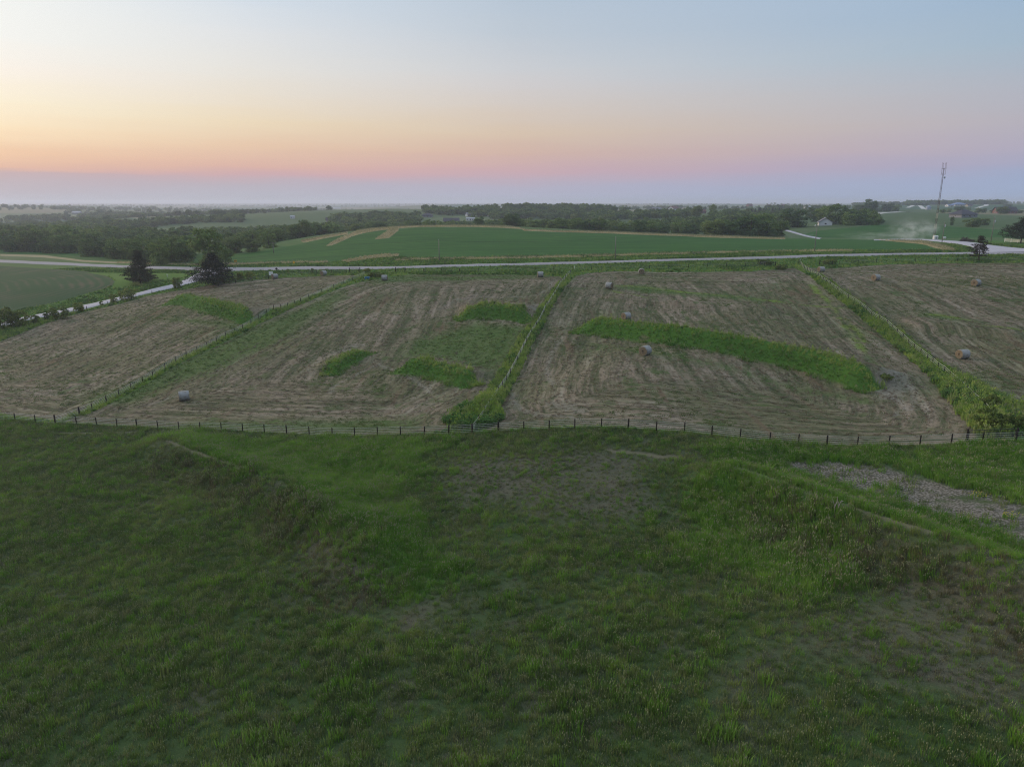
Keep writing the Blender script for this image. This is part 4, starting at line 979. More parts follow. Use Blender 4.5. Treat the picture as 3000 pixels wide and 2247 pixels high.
# the four pines
for (px, py, top, wpx, label, kw) in [
    (412, 829, 741, 94, 'ragged dark pine on the bright lawn between the two left roads', dict(seed=41, base=.06, layers=20, dens=1.1, taper=1.7, top=.22, open_=.06)),
    (628, 836, 750, 156, 'very wide dark pine at the left road junction', dict(seed=42, base=.08, layers=17, dens=1.15, taper=1.5, top=.10, open_=.08)),
    (2990, 713, 645, 118, 'broad dark pine behind the white board fence at the right edge', dict(seed=43, base=.22, layers=14, dens=1.3, taper=2.0, top=.25)),
    (2866, 765, 698, 62, 'small open crowned pine with visible stems beside the right road fork', dict(seed=44, base=.20, layers=12, dens=.75, taper=3.0, top=.30, open_=.35, fs=.17, mat=RNEED))]:
    x, y, z, zc = at(px, py); s_ = zc / F; H = (py - top) * s_ / .98
    cm, tm = pine(H=H, halfw=wpx * s_ / 2, **kw)
    r_ = empty('pine_tree', (x, y, z), 0, label, 'pine tree')
    for nm, me in (('trunk', tm), ('crown', cm)):
        o = bpy.data.objects.new(nm, me); COL.objects.link(o); o.parent = r_

# shrubs
def shrub(px, py, top, wpx, label, k=None, name='shrub', cat='shrub', group=None, zoff=0.):
    x, y, z, zc = at(px, py); s_ = zc / F; H = (py - top) * s_ / .97; pr_ = SHR[rnd.randrange(3) if k is None else k]; w0 = [1.25, 1.5, 1.02][SHR.index(pr_)]
    return put_tree(pr_, x, y, z + zoff, H, label, group, name, cat, wpx * s_ / (H * w0), parts=('stems', 'foliage'))
for a in [(8,962,893,90,'largest shrub mass, cut by the left picture edge over the side road',1),(62,956,908,56,'bushy shrub beside the largest one at the left edge of the side road',0),
          (103,946,921,28,'low shrub against the pale side road near the left edge',2),(136,936,916,18,'thin little sapling in front of the side road',2),(176,934,895,64,'yellow green wide shrub in the middle of the side road verge',1),
          (232,914,885,36,'golden shrub right of the wide yellow green one',0),(298,896,881,13,'tiny shrub alone against the side road',2),(334,888,860,26,'reddish topped small tree left of the biggest roadside bush',2),
          (377,878,841,62,'biggest roadside bush below the ragged pine',1),(520,846,811,30,'round bush between the two left pines on the side road',0),
          (705,822,797,26,'yellow green bush right of the wide dark pine',0),(733,820,795,30,'dark bush left of the white board',0),(845,803,787,8,'tiny sapling on the road edge right of the dark sign',2),
          (916,802,786,12,'pair of small saplings above the second roadside bale',2),(940,802,789,8,'tiny sapling just left of the second roadside bale',2),
          (1075,797,785,28,'dark low bush on the verge between the two roadside gates',1),(2240,779,757,60,'yellow green weedy bush over the pale wooden gate',1),(2290,790,772,40,'dark weeds right of the pale wooden gate',1),(2430,775,757,44,'weedy bush behind the dark braced gate',1),
          (1100,812,795,60,'grey green weeds behind the blue trough',1),
          (2884,1262,1188,78,'light green weed thicket left of the fence end by the front gate',0),(2950,1266,1200,70,'dark green weed thicket right of the fence end',1),(3000,1262,1205,90,'weed thicket cut by the right picture edge above the gate',1),
          (2900,1205,1150,50,'pale weed clump on the slanting fence above the thickets',0),(2596,1112,1092,40,'dark low bush at the right end of the long grassy bank',1)]:
    shrub(*a)
# stems of dead brush on the right-hand pasture bank
x, y, z, zc = at(2446, 1502); r_ = empty('dead_branch', (x, y, z), .3, 'bare pale forked branch sticking out of the right pasture bank', 'branch')
b = MB()
for P in ([(0, 0, -.1), (-.15, 0, .7), (-.45, .1, 1.5)], [(-.12, 0, .5), (.1, 0, 1.0), (.15, .1, 1.4)], [(.3, .1, -.1), (.4, .1, .5), (.75, .2, 1.0)], [(.38, .1, .4), (.3, .1, .9)], [(.6, .2, .8), (.9, .2, .85)]):
    b.tube(P, [.045, .03, .012][:len(P)], 5)
b.build('forked_stem', plain('bleached_wood', (.33, .29, .24)), r_)
# brush heaps
def heap(px, py, wpx, hpx, label):
    x, y, z, zc = at(px, py); s_ = zc / F; w = wpx * s_ / 2; h = hpx * s_ / .9; b = MB(); rg = random.Random(px)
    r_ = empty('brush_heap', (x, y, z), 0, label, 'brush heap')
    for i in range(150):
        a = rg.uniform(0, 6.28); q = rg.random() ** .6; cx, cy_ = cos(a) * q * w * .9, sin(a) * q * w * .45; top = h * (1 - q * q) * rg.uniform(.4, 1.1); l = rg.uniform(.6, 1.8); t2 = rg.uniform(0, 6.28); e = rg.uniform(-.1, .5)
        b.tube([(cx, cy_, top * .6), (cx + cos(t2) * l, cy_ + sin(t2) * l * .6, top + l * e * .5)], [.07, .03], 4, cap=False)
    b.build('branches', plain('brush', (.10, .075, .065), .9, .4, 2), r_)
    v = [(w * .85 * cos(k * pi / 6), w * .42 * sin(k * pi / 6), -.2) for k in range(12)] + [(w * .55 * cos(k * pi / 6), w * .28 * sin(k * pi / 6), h * .5) for k in range(12)] + [(0, 0, h * .7)]
    m = MB(); m.add(v, [(k, (k + 1) % 12, 12 + (k + 1) % 12, 12 + k) for k in range(12)] + [(12 + k, 12 + (k + 1) % 12, 24) for k in range(12)]); m.build('soil_core', plain('brush_soil', (.07, .055, .045), .95, .4, 2), r_)
heap(276, 747, 58, 14, 'brown brush heap at the field edge before the left wood'); heap(2826, 708, 26, 12, 'dark brush heap beyond the road fork'); heap(2846, 709, 14, 7, 'smaller brush heap right of the dark one')

# ------------------------------------------------------------------ woods: single trees near by, a mass farther off
def scatter_pz(px0, px1, z0, z1, n, h0, h1, seed, ok=None, mind=5.5):
    rg = np.random.default_rng(seed); out = []; tries = 0
    while len(out) < n and tries < n * 30:
        tries += 1; px = rg.uniform(px0, px1); q = rg.uniform(0, 1); z = z0 + (z1 - z0) * q
        x = (px - CX) / F * z; y = z * .97
        if any((x - a) ** 2 + (y - b) ** 2 < mind ** 2 for a, b, _ in out): continue
        if ok and not ok(px, z): continue
        out.append((x, y, rg.uniform(h0, h1)))
    return out
def slope(pa, za, pb, zb):
    return lambda px, z: z > za + (zb - za) * (px - pa) / (pb - pa)
WOODS = [  # px0 px1 z0 z1 n h0 h1 seed label
 (-60, 330, 425, 500, 46, 9.5, 14.5, 1, 'broadleaf tree in the dark wood at the far left beyond the road', slope(-60, 440, 330, 425)),
 (300, 590, 318, 400, 44, 9.0, 13.0, 2, 'broadleaf tree in the wood directly behind the left road junction', slope(300, 390, 590, 312)),
 (690, 960, 395, 480, 46, 8.5, 12.0, 3, 'broadleaf tree in the wooded hollow left of the soybean hill', slope(690, 385, 960, 440)),
 (960, 1340, 520, 600, 34, 8.0, 11.0, 4, 'tree top showing just behind the crest of the soybean hill', None),
 (1400, 1830, 470, 560, 38, 8.0, 11.5, 5, 'tree of the green hollow behind the middle of the soybean field', None),
 (1830, 2120, 455, 540, 30, 7.5, 11.0, 6, 'bushy tree behind the far right part of the soybean field', None),
]
ntree = 0
for px0, px1, z0, z1, n, h0, h1, sd, lab, ok in WOODS:
    for i, (x, y, h) in enumerate(scatter_pz(px0, px1, z0, z1, n, h0, h1, 100 + sd, ok)):
        k = rnd.choice([0, 1, 2, 3, 4, 0, 1, 4]); put_tree(DEC[k], x, y, hz(x, y) - .9, h, lab, 'trees: ' + lab.split(' ', 2)[2], wide=rnd.uniform(.95, 1.35)); ntree += 1
def btree(px, base, top, wpx, label, k=0, **kw):
    x, y, z, zc = at(px, base, **kw); s_ = zc / F; H = (base - top) * s_; w0 = [.86, 1.0, .78, .92, 1.05, .68][k]
    return put_tree(DEC[k], x, y, z - .3, H, label, None, 'broadleaf_tree', 'tree', max(.6, wpx * s_ / (H * w0)))
for a in [(618,784,652,104,'tallest dense tree of the left side, rising behind the wide dark pine',2),(655,770,715,60,'lower dark tree right behind the tallest left tree',4),(470,778,690,70,'rounded tree in front of the left wood near the junction',0),
          (195,728,650,78,'tall tree standing above the far left wood',2),(130,735,672,60,'pale leafy tree with a bare stem in the far left wood',3),(32,722,668,40,'dark tree by the left picture edge',0),(112,712,655,36,'upright dark tree rising left of the tallest far left one',2),
          (690,742,693,56,'light green tree at the lower end of the soybean hill',3),(740,738,692,60,'bright round tree beside the left hill edge',3),(790,726,672,56,'dark tree above the crossarm pole',0)]: btree(*a)
for a in [(2322,666,606,98,'huge dark tree with a full crown left of the lamp pole',1),(2245,704,645,76,'dense tree in front of the huge dark one',0),(2195,702,630,110,'wide bushy tree right of the hidden pale house',4),(2140,705,648,70,'bush like tree in front of the hidden pale house',4),
          (2284,694,640,52,'lower tree with a bare stem at the right end of the middle grove',2),(2090,700,648,80,'rounded tree left of the hidden pale house',3),(2230,690,618,80,'brown green tree in the back of the middle grove',1)]: btree(*a, zmin=395)
for a in [(2415,655,598,60,'dark tree behind the white gabled barn',0),(2448,657,592,70,'tall tree right of the white gabled barn',1),(2485,657,606,80,'broad dark tree nearest the brown field',4),(2510,655,625,36,'low reddish tree at the end of the barn grove',2),(2395,650,612,50,'tree left of the white gabled barn',0),
          (2375,640,605,40,'tree farther left behind the barn',3)]: btree(*a, zmin=450)
for a in [(2545,622,578,48,'tall flat crowned tree breaking the skyline right of the barn grove',4),(2530,622,596,60,'rounded tree under the flat crowned skyline tree',1),(2565,620,598,40,'tree right of the flat crowned skyline tree',0),(2590,619,595,28,'left tree of the small straight row',2),(2606,619,594,28,'middle tree of the small straight row',2),(2622,619,596,30,'right tree of the small straight row',0),
          (2578,655,639,30,'round bush on the edge of the brown field',4)]: btree(*a, zmin=500)
for a in [(2763,624,610,22,'dark bush left of the slate roofed house',4),(2780,623,608,16,'second dark bush left of the slate roofed house',0),(2812,620,603,34,'light tree above the slate roofed house',3),(2838,616,606,16,'small dark tree just behind the slate roof',0),(2863,624,607,20,'left one of two dark round trees right of the slate roof',0),(2882,624,609,22,'right one of two dark round trees right of the slate roof',4),
          (2788,660,632,12,'thin reddish sapling in front of the slate roofed house',5),(2850,665,636,52,'broad open tree on the green slope before the slate roofed house',3),(2885,660,638,34,'spreading thin tree right of the broad open one',5),(2938,627,604,40,'brownish tree half covering the long roofed house',3),(2912,625,612,26,'dark shrubby tree left of the long roofed house',4),(2985,625,613,24,'shrubby tree right of the long roofed house',4),(2950,606,598,30,'pale tree behind the long roofed house',3)]: btree(*a, zmin=330)
for i, (px, base, top, w) in enumerate([(2858,594,584,14),(2882,595,584,22),(2902,594,581,14),(2929,593,583,16)]): btree(px, base, top, w, ['first dark tree of the right skyline row', 'double crowned dark tree of the right skyline row', 'pointed tree of the right skyline row', 'last dark tree of the right skyline row'][i], [0, 4, 2, 1][i], zmin=1200)
print('individual trees', len([o for o in scene.objects if o.name.startswith('broadleaf')]))
def skyline(px, top, wpx, zc, label, k=0, H=None):
    """a tree known by its top and distance"""
    x, y, z = col_at(px, zc); dx, dy, dz = ray(px, top); zt = CAMZ + dz * zc; H = max(5., zt - z); w0 = [.86, 1.0, .78, .92, 1.05, .68][k]
    return put_tree(DEC[k], x, y, z, H, label, None, 'broadleaf_tree', 'tree', max(.5, wpx * zc / F / (H * w0)))
for a in [(361,609,24,1500,'left one of the pair of round trees on the misty skyline ridge',0),(392,610,22,1500,'right one of the pair of round trees on the misty skyline ridge',4),(497,605,18,1450,'highest round tree on the left skyline ridge',0),(935,608,20,1600,'lone dark tree on the skyline above the dark roof',0),
          (844,608,30,1700,'dark clump of trees on the skyline ridge',4),(803,609,6,1700,'thin upright tree on the skyline ridge',2),(1081,615,18,760,'tall tree left of the pale farmhouse by the hollow',0),(2058,594,30,900,'dark round tree on the skyline left of the brick house',0),(2010,599,36,800,'pale green round tree right of the white gabled farmhouse',3),
          (1000,632,18,800,'round tree behind the dark roofed barn',0)]: skyline(*a)

# scattered copies held as one mass
def scatter_group(name, P, sc, rz, idx, protos, label=None, cat=None):
    col = bpy.data.collections.new(name + '_kinds')
    for i, me in enumerate(protos):
        o = bpy.data.objects.new('%s_kind_%02d' % (name, i), me); col.objects.link(o)
    me = bpy.data.meshes.new(name); n = len(P); me.vertices.add(n); me.vertices.foreach_set('co', np.asarray(P, np.float32).ravel())
    for nm, ty, dat in (('sc', 'FLOAT', sc), ('rz', 'FLOAT', rz), ('idx', 'INT', idx)):
        a = me.attributes.new(nm, ty, 'POINT'); a.data.foreach_set('value', np.asarray(dat, np.int32 if ty == 'INT' else np.float32))
    o = bpy.data.objects.new(name, me); COL.objects.link(o)
    g = bpy.data.node_groups.new(name, 'GeometryNodeTree')
    g.interface.new_socket('Geometry', in_out='INPUT', socket_type='NodeSocketGeometry'); g.interface.new_socket('Geometry', in_out='OUTPUT', socket_type='NodeSocketGeometry')
    gi = g.nodes.new('NodeGroupInput'); go = g.nodes.new('NodeGroupOutput'); ip = g.nodes.new('GeometryNodeInstanceOnPoints'); ci = g.nodes.new('GeometryNodeCollectionInfo')
    ci.inputs['Collection'].default_value = col; ci.inputs['Separate Children'].default_value = True; ci.inputs['Reset Children'].default_value = True
    def na(nm, ty):
        a = g.nodes.new('GeometryNodeInputNamedAttribute'); a.data_type = ty; a.inputs['Name'].default_value = nm; return a.outputs['Attribute']
    L = g.links.new; L(gi.outputs[0], ip.inputs['Points']); L(ci.outputs[0], ip.inputs['Instance']); ip.inputs['Pick Instance'].default_value = True
    L(na('idx', 'INT'), ip.inputs['Instance Index']); cx = g.nodes.new('ShaderNodeCombineXYZ'); L(na('rz', 'FLOAT'), cx.inputs[2]); L(cx.outputs[0], ip.inputs['Rotation'])
    L(na('sc', 'FLOAT'), ip.inputs['Scale']); L(ip.outputs[0], go.inputs[0])
    md = o.modifiers.new('copies', 'NODES'); md.node_group = g
    tag(o, label, cat, None, 'stuff'); return o
LOW = []
for sd, w, rz_, cz_, mt in [(51, .42, .42, .5, LEAF), (52, .50, .40, .48, LEAF), (53, .40, .45, .5, LEAF2), (54, .46, .42, .48, LEAF), (55, .36, .46, .52, LEAF)]:
    LOW.append(decid(sd, w, rz_, cz_, 13, 60, .052, (.16, .25), mt, 'woodland_crown')[0])
def mass(boxes, seed):
    P = []; S = []
    rg = np.random.default_rng(seed)
    for px0, px1, z0, z1, n, h0, h1 in boxes:
        px = rg.uniform(px0, px1, n); z = rg.uniform(z0, z1, n); x = (px - CX) / F * z; y = z * .97
        # clumped, so that openings show between
        keep = (vnoise(x / 70., y / 55., seed) > rg.uniform(.20, .50, n)) & ((vnoise(x / 260. + 4, y / 200., seed + 3) > .34) | (y < 700) | (z1 - z0 < 80))
        x, y = x[keep], y[keep]; h = rg.uniform(h0, h1, len(x)); P.append(np.column_stack([x, y, height(x, y) - .8])); S.append(h)
    return np.vstack(P), np.concatenate(S)
MASSES = [
 ('left_woodland', [(-150,600,500,640,300,9,14),(-200,180,830,1150,260,8,12),(240,400,860,1000,120,8,12),(330,520,1420,1600,160,7,11),(180,960,740,930,700,8,12),(560,1000,620,700,120,7,11),(820,1000,480,640,200,8,12),(100,950,1250,1700,620,7,10),(-200,1000,2000,3200,900,8,12),(-200,1000,4200,7000,900,9,14),(960,1330,600,700,170,8,11),(500,900,1120,1160,110,7,10),(560,1000,1380,1450,130,7,10),(-100,480,1230,1290,120,7,10),(250,800,1850,1920,140,8,11),(560,760,900,960,60,7,10),(-100,300,720,780,90,8,11)],
  'misty woodland and hedgerows of the left valley', 5),
 ('middle_woodland', [(1000,1240,760,920,260,8,12),(1260,1460,930,1100,170,8,11),(1330,1480,600,700,90,8,11),(1430,2060,560,700,380,7,11),(1440,1780,720,1000,520,8,12),(1480,2060,1050,1350,520,8,12),(1750,2000,820,950,160,8,11),(2050,2250,640,900,240,7,10),(1000,2100,1900,3000,700,8,12),(1000,2100,4500,8000,700,9,14),(2080,2230,480,560,60,7,10)],
  'belts of woodland behind the soybean hill', 6),
 ('right_woodland', [(2150,2400,1000,1150,170,5,8),(2200,2500,1300,1500,200,6,9),(2420,2500,520,640,50,8,12),(2590,2860,1750,2050,420,11,15),(2440,2640,1900,2300,180,9,12),(2200,3200,2600,4000,400,8,13),(2940,3200,2600,2900,160,10,15),(2030,2230,1500,1650,40,6,9),(2950,3100,780,900,30,5,9)],
  'far tree belts of the right hand plateau', 7)]
for nm, bx, lab, sd in MASSES:
    P, S = mass(bx, sd); n = len(P)
    ok = (field_of('soy', P[:, 0], P[:, 1], 6) < 0); P = P[ok]; S = S[ok]; n = len(P)
    scatter_group(nm, P, S, npr.uniform(0, 6.28, n), npr.integers(0, len(LOW), n), LOW, lab, 'woodland')
# spruce row in front of the brick houses
for i, px in enumerate(np.linspace(2165, 2245, 11)):
    x, y, z = col_at(px + rnd.uniform(-3, 3), 980 + rnd.uniform(-15, 15)); put_tree(CED[i % 2], x, y, z, rnd.uniform(5, 7), 'dark spruce in the row before the brick houses', 'spruces in the row before the brick houses', 'spruce_tree', 'tree', 1.2)

# ------------------------------------------------------------------ houses
def hcol(n, c_, s=1.5): return plain(n, c_, .8, .12, s)
ROOFS = dict(slate=hcol('slate_roof', (.055, .055, .07)), grey=hcol('grey_roof', (.20, .20, .23)), red=hcol('red_brown_roof', (.13, .065, .055)), pale=hcol('pale_metal_roof', (.42, .43, .46)), blue=hcol('blue_metal_roof', (.16, .22, .36)))
WALLS = dict(white=hcol('white_siding', (.66, .67, .70)), grey=hcol('grey_siding', (.24, .25, .28)), brick=hcol('brick_wall', (.20, .11, .09)), tan=hcol('tan_siding', (.38, .33, .26)), cream=hcol('cream_siding', (.55, .50, .40)))
GLASSM = NT('window_glass').bsdf((.02, .025, .035), .15, .5)
def house(px, py, wpx, wall_px, roof_px, wall, roof, yaw, label, depth=.6, hip=0., name='farmhouse', cat='house', nwin=3, door=True, zmin=0, chimney=False):
    x, y, z, zc = at(px, py, zmin=zmin); s_ = zc / F; L = wpx * s_; D = L * depth; hw_ = max(2.2, wall_px * s_); hr = roof_px * s_
    r_ = empty(name, (x, y + D * .3, hz(x, y + D * .3)), yaw, label, cat)
    MB().box(-L / 2, -D / 2, -1.2, L / 2, D / 2, hw_).build('wall', WALLS[wall], r_)
    e = .06 * D + .25; q = hip * L / 2; th = .22
    lo = [(-L / 2 - e, -D / 2 - e, hw_ - .12), (L / 2 + e, -D / 2 - e, hw_ - .12), (L / 2 + e, D / 2 + e, hw_ - .12), (-L / 2 - e, D / 2 + e, hw_ - .12)]
    ri = [(-L / 2 - (e if hip == 0 else 0) + q, 0, hw_ + hr), (L / 2 + (e if hip == 0 else 0) - q, 0, hw_ + hr)]
    v = lo + ri + [(a, b, c_ + th) for a, b, c_ in lo] + [(a, b, c_ + th) for a, b, c_ in ri]
    b = MB()
    b.add(v, [(6, 7, 11, 10), (8, 9, 10, 11), (1, 0, 4, 5), (3, 2, 5, 4), (0, 1, 7, 6), (2, 3, 9, 8)] + ([(9, 6, 10), (7, 8, 11), (0, 3, 4), (2, 1, 5), (3, 0, 6, 9), (1, 2, 8, 7)] if hip else [(0, 6, 10, 4), (4, 10, 9, 3), (1, 5, 11, 7), (5, 2, 8, 11)]))
    rf = b.build('roof', ROOFS[roof], r_)
    if not hip:
        g = MB()
        for sx in (-1, 1):
            xx = sx * (L / 2 - .01); g.add([(xx, -D / 2, hw_ - .01), (xx, D / 2, hw_ - .01), (xx, 0, hw_ + hr - .15)], [(0, 1, 2) if sx > 0 else (2, 1, 0)])
        g.build('gable', WALLS[wall], r_)
    if chimney: MB().box(L * .15, -.35, hw_ + hr * .4, L * .15 + .7, .35, hw_ + hr + .8).build('chimney', WALLS['brick'], rf)
    ww = min(1.3, L / (nwin * 2.2 + 1)); wz0 = hw_ * .38; wz1 = min(hw_ * .78, wz0 + 1.4)
    for i in range(nwin):
        xc = -L / 2 + L * (i + .5 + (.25 if door and i >= nwin // 2 else 0)) / (nwin + .5)
        w = MB().box(xc - ww / 2 - .1, -D / 2 - .05, wz0 - .1, xc + ww / 2 + .1, -D / 2 + .05, wz1 + .1).build('window', WHITEP, r_)
        MB().box(xc - ww / 2, -D / 2 - .08, wz0, xc + ww / 2, -D / 2 - .052, wz1).build('pane', GLASSM, w)
    for sx in (-1, 1):
        xx = sx * L / 2
        w = MB().box(xx - .05, -ww / 2 - .1, wz0 - .1, xx + .05, ww / 2 + .1, wz1 + .1).build('window', WHITEP, r_)
        MB().box(min(xx + sx * .052, xx + sx * .08), -ww / 2, wz0, max(xx + sx * .052, xx + sx * .08), ww / 2, wz1).build('pane', GLASSM, w)
    if door: MB().box(L * .02, -D / 2 - .07, 0, L * .02 + min(1.0, L * .08), -D / 2 + .03, min(2.1, hw_ * .9)).build('door', plain('door_paint', (.16, .10, .08)), r_)
    return r_
house(2829, 638, 56, 9, 13, 'grey', 'slate', .25, 'grey house with a big dark slate hipped roof on the right plateau', .8, .7, zmin=450)
house(2948, 626, 56, 7, 11, 'brick', 'slate', -.05, 'long dark roofed house half covered by a brownish tree near the right edge', .45, 0, nwin=5, zmin=450)
house(2784, 606, 18, 4, 3, 'white', 'blue', .1, 'small white outbuilding with blue roof at the left of the far farmstead', .8, 0, nwin=2, zmin=700, name='outbuilding')
house(2812, 604, 34, 4, 6, 'cream', 'blue', 0, 'large cream house with a broad blue hipped roof at the far farmstead', .7, .7, zmin=700, nwin=5)
house(2840, 606, 16, 4, 3, 'tan', 'slate', .2, 'tan low house right of the far farmstead', .7, 0, nwin=2, zmin=700)
house(2421, 661, 38, 6, 13, 'white', 'grey', radians(72), 'white gabled barn at the foot of the dark grove', .95, 0, name='barn', cat='barn', nwin=2, zmin=400, door=False)
house(2133, 683, 30, 16, 6, 'white', 'grey', .05, 'pale two storey house hidden among the trees behind the soybean field', .5, .3, nwin=4, zmin=430)
house(1924, 619, 24, 5, 5, 'white', 'grey', .1, 'white farmhouse left of the gabled one on the middle ridge', .6, 0, nwin=3, zmin=600)
house(1974, 620, 26, 8, 7, 'white', 'red', .7, 'white gabled farmhouse with red brown roof on the middle ridge', .8, 0, nwin=3, zmin=600)
house(2050, 626, 34, 5, 6, 'brick', 'red', .1, 'brown house with a long roof right of the pale green tree', .5, 0, nwin=3, zmin=600)
house(2196, 609, 14, 7, 4, 'brick', 'red', .4, 'red brick house at the left end of the spruce row', .8, 0, nwin=2, zmin=800)
house(2253, 609, 10, 6, 3, 'tan', 'red', .2, 'narrow tan house at the right end of the spruce row', .8, 0, nwin=2, zmin=800)
house(2296, 607, 10, 5, 3, 'cream', 'red', -.2, 'little cream house between skyline trees', .8, 0, nwin=2, zmin=800)
house(2366, 612, 16, 5, 3, 'white', 'pale', .1, 'white low house left of the barn grove', .7, 0, nwin=2, zmin=700)
house(1108, 641, 18, 9, 5, 'grey', 'grey', .5, 'pale grey farmhouse beside the tall tree left of the hollow', .8, 0, nwin=2, zmin=600)
house(1252, 637, 28, 5, 6, 'grey', 'slate', -.15, 'dark blue roofed house with a white garage door in the hollow', .6, .5, nwin=2, zmin=600)
house(1375, 635, 20, 5, 6, 'white', 'grey', .5, 'left pale house on the grassy ridge above the hollow', .7, 0, nwin=2, zmin=700)
house(1425, 634, 13, 3, 4, 'cream', 'grey', .2, 'tiny cream house right of the pale one on the grassy ridge', .7, 0, nwin=1, zmin=700)
house(1378, 647, 24, 5, 3, 'white', 'pale', .0, 'long white shed with grey roof behind the hill crest', .4, 0, nwin=3, zmin=560, name='long_shed', cat='shed')
house(1322, 655, 44, 5, 9, 'brick', 'slate', .1, 'big dark roofed barn just behind the hill crest', .5, 0, nwin=2, zmin=540, name='barn', cat='barn')
house(1498, 629, 22, 4, 6, 'grey', 'slate', 0, 'slate roofed house sunk in the middle woods', .8, .6, nwin=2, zmin=700)
house(965, 651, 20, 5, 7, 'grey', 'slate', .3, 'dark roofed barn among the trees left of the hill crest', .6, 0, nwin=1, zmin=560, name='barn', cat='barn')
house(857, 641, 12, 3, 3, 'white', 'pale', 0, 'small white shed in the pale field of the left valley', .7, 0, nwin=1, zmin=700, name='small_shed', cat='shed', door=False)
house(1655, 611, 10, 2, 2, 'white', 'pale', 0, 'far white shed above the middle woods', .5, 0, nwin=2, zmin=900, name='small_shed', cat='shed', door=False)
house(1322, 609, 12, 2, 2, 'white', 'pale', 0, 'tiny pale farm building in the misty distance', .5, 0, nwin=2, zmin=1200, name='small_shed', cat='shed', door=False)
house(985, 612, 22, 2, 1.5, 'white', 'pale', 0, 'long pale shed far off on the left horizon', .3, 0, nwin=3, zmin=1500, name='long_shed', cat='shed', door=False)
house(224, 628, 22, 4, 4, 'grey', 'pale', 0, 'faint pale farm building in the left mist', .6, 0, nwin=2, zmin=900, name='outbuilding', cat='farm building', door=False)
# steel grain bin
x, y, z, zc = at(2719, 615, zmin=500); s_ = zc / F
r_ = empty('grain_bin', (x, y, z), 0, 'pale blue steel grain bin left of the far farmstead', 'grain bin')
R_ = 7 * s_; Hh = 9 * s_; t = NT('bin_steel'); bin_m = t.bsdf(t.mix(t.noise(t.scl(t.pos(), (1, 1, 6)), 1.), (.22, .27, .38), (.32, .37, .48)), .45, .5)
b = MB(); b.tube([(0, 0, -.3)] + [(0, 0, Hh * k / 8) for k in range(9)], [R_ * (1 + .008 * (k % 2)) for k in range(10)], 24); b.build('drum', bin_m, r_, True)
MB().tube([(0, 0, Hh), (0, 0, Hh + R_ * .45), (0, 0, Hh + R_ * .5)], [R_ * 1.03, R_ * .12, R_ * .1], 24).build('cone_roof', bin_m, r_)
MB().box(-.5, -R_ - .12, 0, .5, -R_ * .96, 2.1).build('door', GALV, r_)

# pale tracks and lanes on the plateau
def lane(name, pix, w, mat, zmin=0):
    P = np.array(W2(pix, zmin=zmin)); L = np.concatenate([[0], np.cumsum(np.hypot(*np.diff(P, axis=0).T))]); n = max(12, int(L[-1] / 12)); s = np.linspace(0, L[-1], n)
    Q = np.column_stack([np.interp(s, L, P[:, 0]), np.interp(s, L, P[:, 1])]); D_ = np.gradient(Q, axis=0); D_ /= np.hypot(D_[:, 0], D_[:, 1])[:, None] + 1e-9; N_ = np.column_stack([-D_[:, 1], D_[:, 0]]); v = []
    for q, nn in zip(Q, N_):
        for sgn in (-1, -.5, 0, .5, 1): p = q + nn * w * sgn / 2; v.append((p[0], p[1]))
    v = np.array(v); z = height(v[:, 0], v[:, 1]) + .25; b = MB(); b.add(list(zip(v[:, 0], v[:, 1], z)), [(i * 5 + j, i * 5 + j + 1, (i + 1) * 5 + j + 1, (i + 1) * 5 + j) for i in range(n - 1) for j in range(4)])
    o = b.build(name, mat); 
    if o.data.polygons[0].normal.z < 0: o.data.flip_normals()
    o['kind'] = 'structure'
TRK = plain('pale_track', (.55, .54, .50), .9, .1, .2)
lane('gravel_track', [(2530,633),(2570,629),(2620,624),(2690,621)], 9, TRK, 450); lane('gravel_track', [(2528,626),(2600,622),(2660,620)], 5, GRAVEL, 450)
lane('gravel_track', [(2655,611),(2675,607),(2695,607),(2706,612),(2725,613)], 8, TRK, 600); lane('gravel_track', [(2728,603),(2760,602.5),(2790,603)], 8, TRK, 700)
lane('gravel_track', [(2860,602),(2885,603),(2890,606),(2860,609)], 8, TRK, 700)

# ------------------------------------------------------------------ grass
def blade_mat(name, root, tip, dry, amt=.5, sc=.12):
    t = NT(name); r = t.rand(); n = t.noise(t.pos(), sc, 3); m_ = t.noise(t.pos(), .6, 2)
    c_ = t.mix(t.rng(n, .35, .65), root, tip); c_ = t.mix(t.rng(m_, .5, .72), c_, t.scl(c_, (1.5, 1.35, 1.2))); c_ = t.mix(t.math('MULTIPLY', t.rng(r, 1 - amt, 1), .8), c_, dry)
    return t.bsdf(c_, .75, .08, trans=.3)
GB = blade_mat('bright_grass', (.105, .230, .030), (.160, .300, .048), (.23, .25, .10), .3)
GD = blade_mat('pasture_grass', (.098, .158, .042), (.150, .210, .058), (.22, .22, .11), .4)
GT = blade_mat('thatch', (.085, .080, .055), (.15, .13, .095), (.22, .19, .14), .5)
GBR = blade_mat('dead_stems', (.085, .092, .046), (.13, .125, .068), (.17, .15, .09), .5)
GG = blade_mat('grey_green_grass', (.085, .120, .070), (.125, .165, .090), (.19, .20, .14), .4)
SEED = plain('seed_heads', (.22, .235, .12), .8, .3, 3)
YELF = plain('yellow_flowers', (.45, .38, .04), .7, .2)
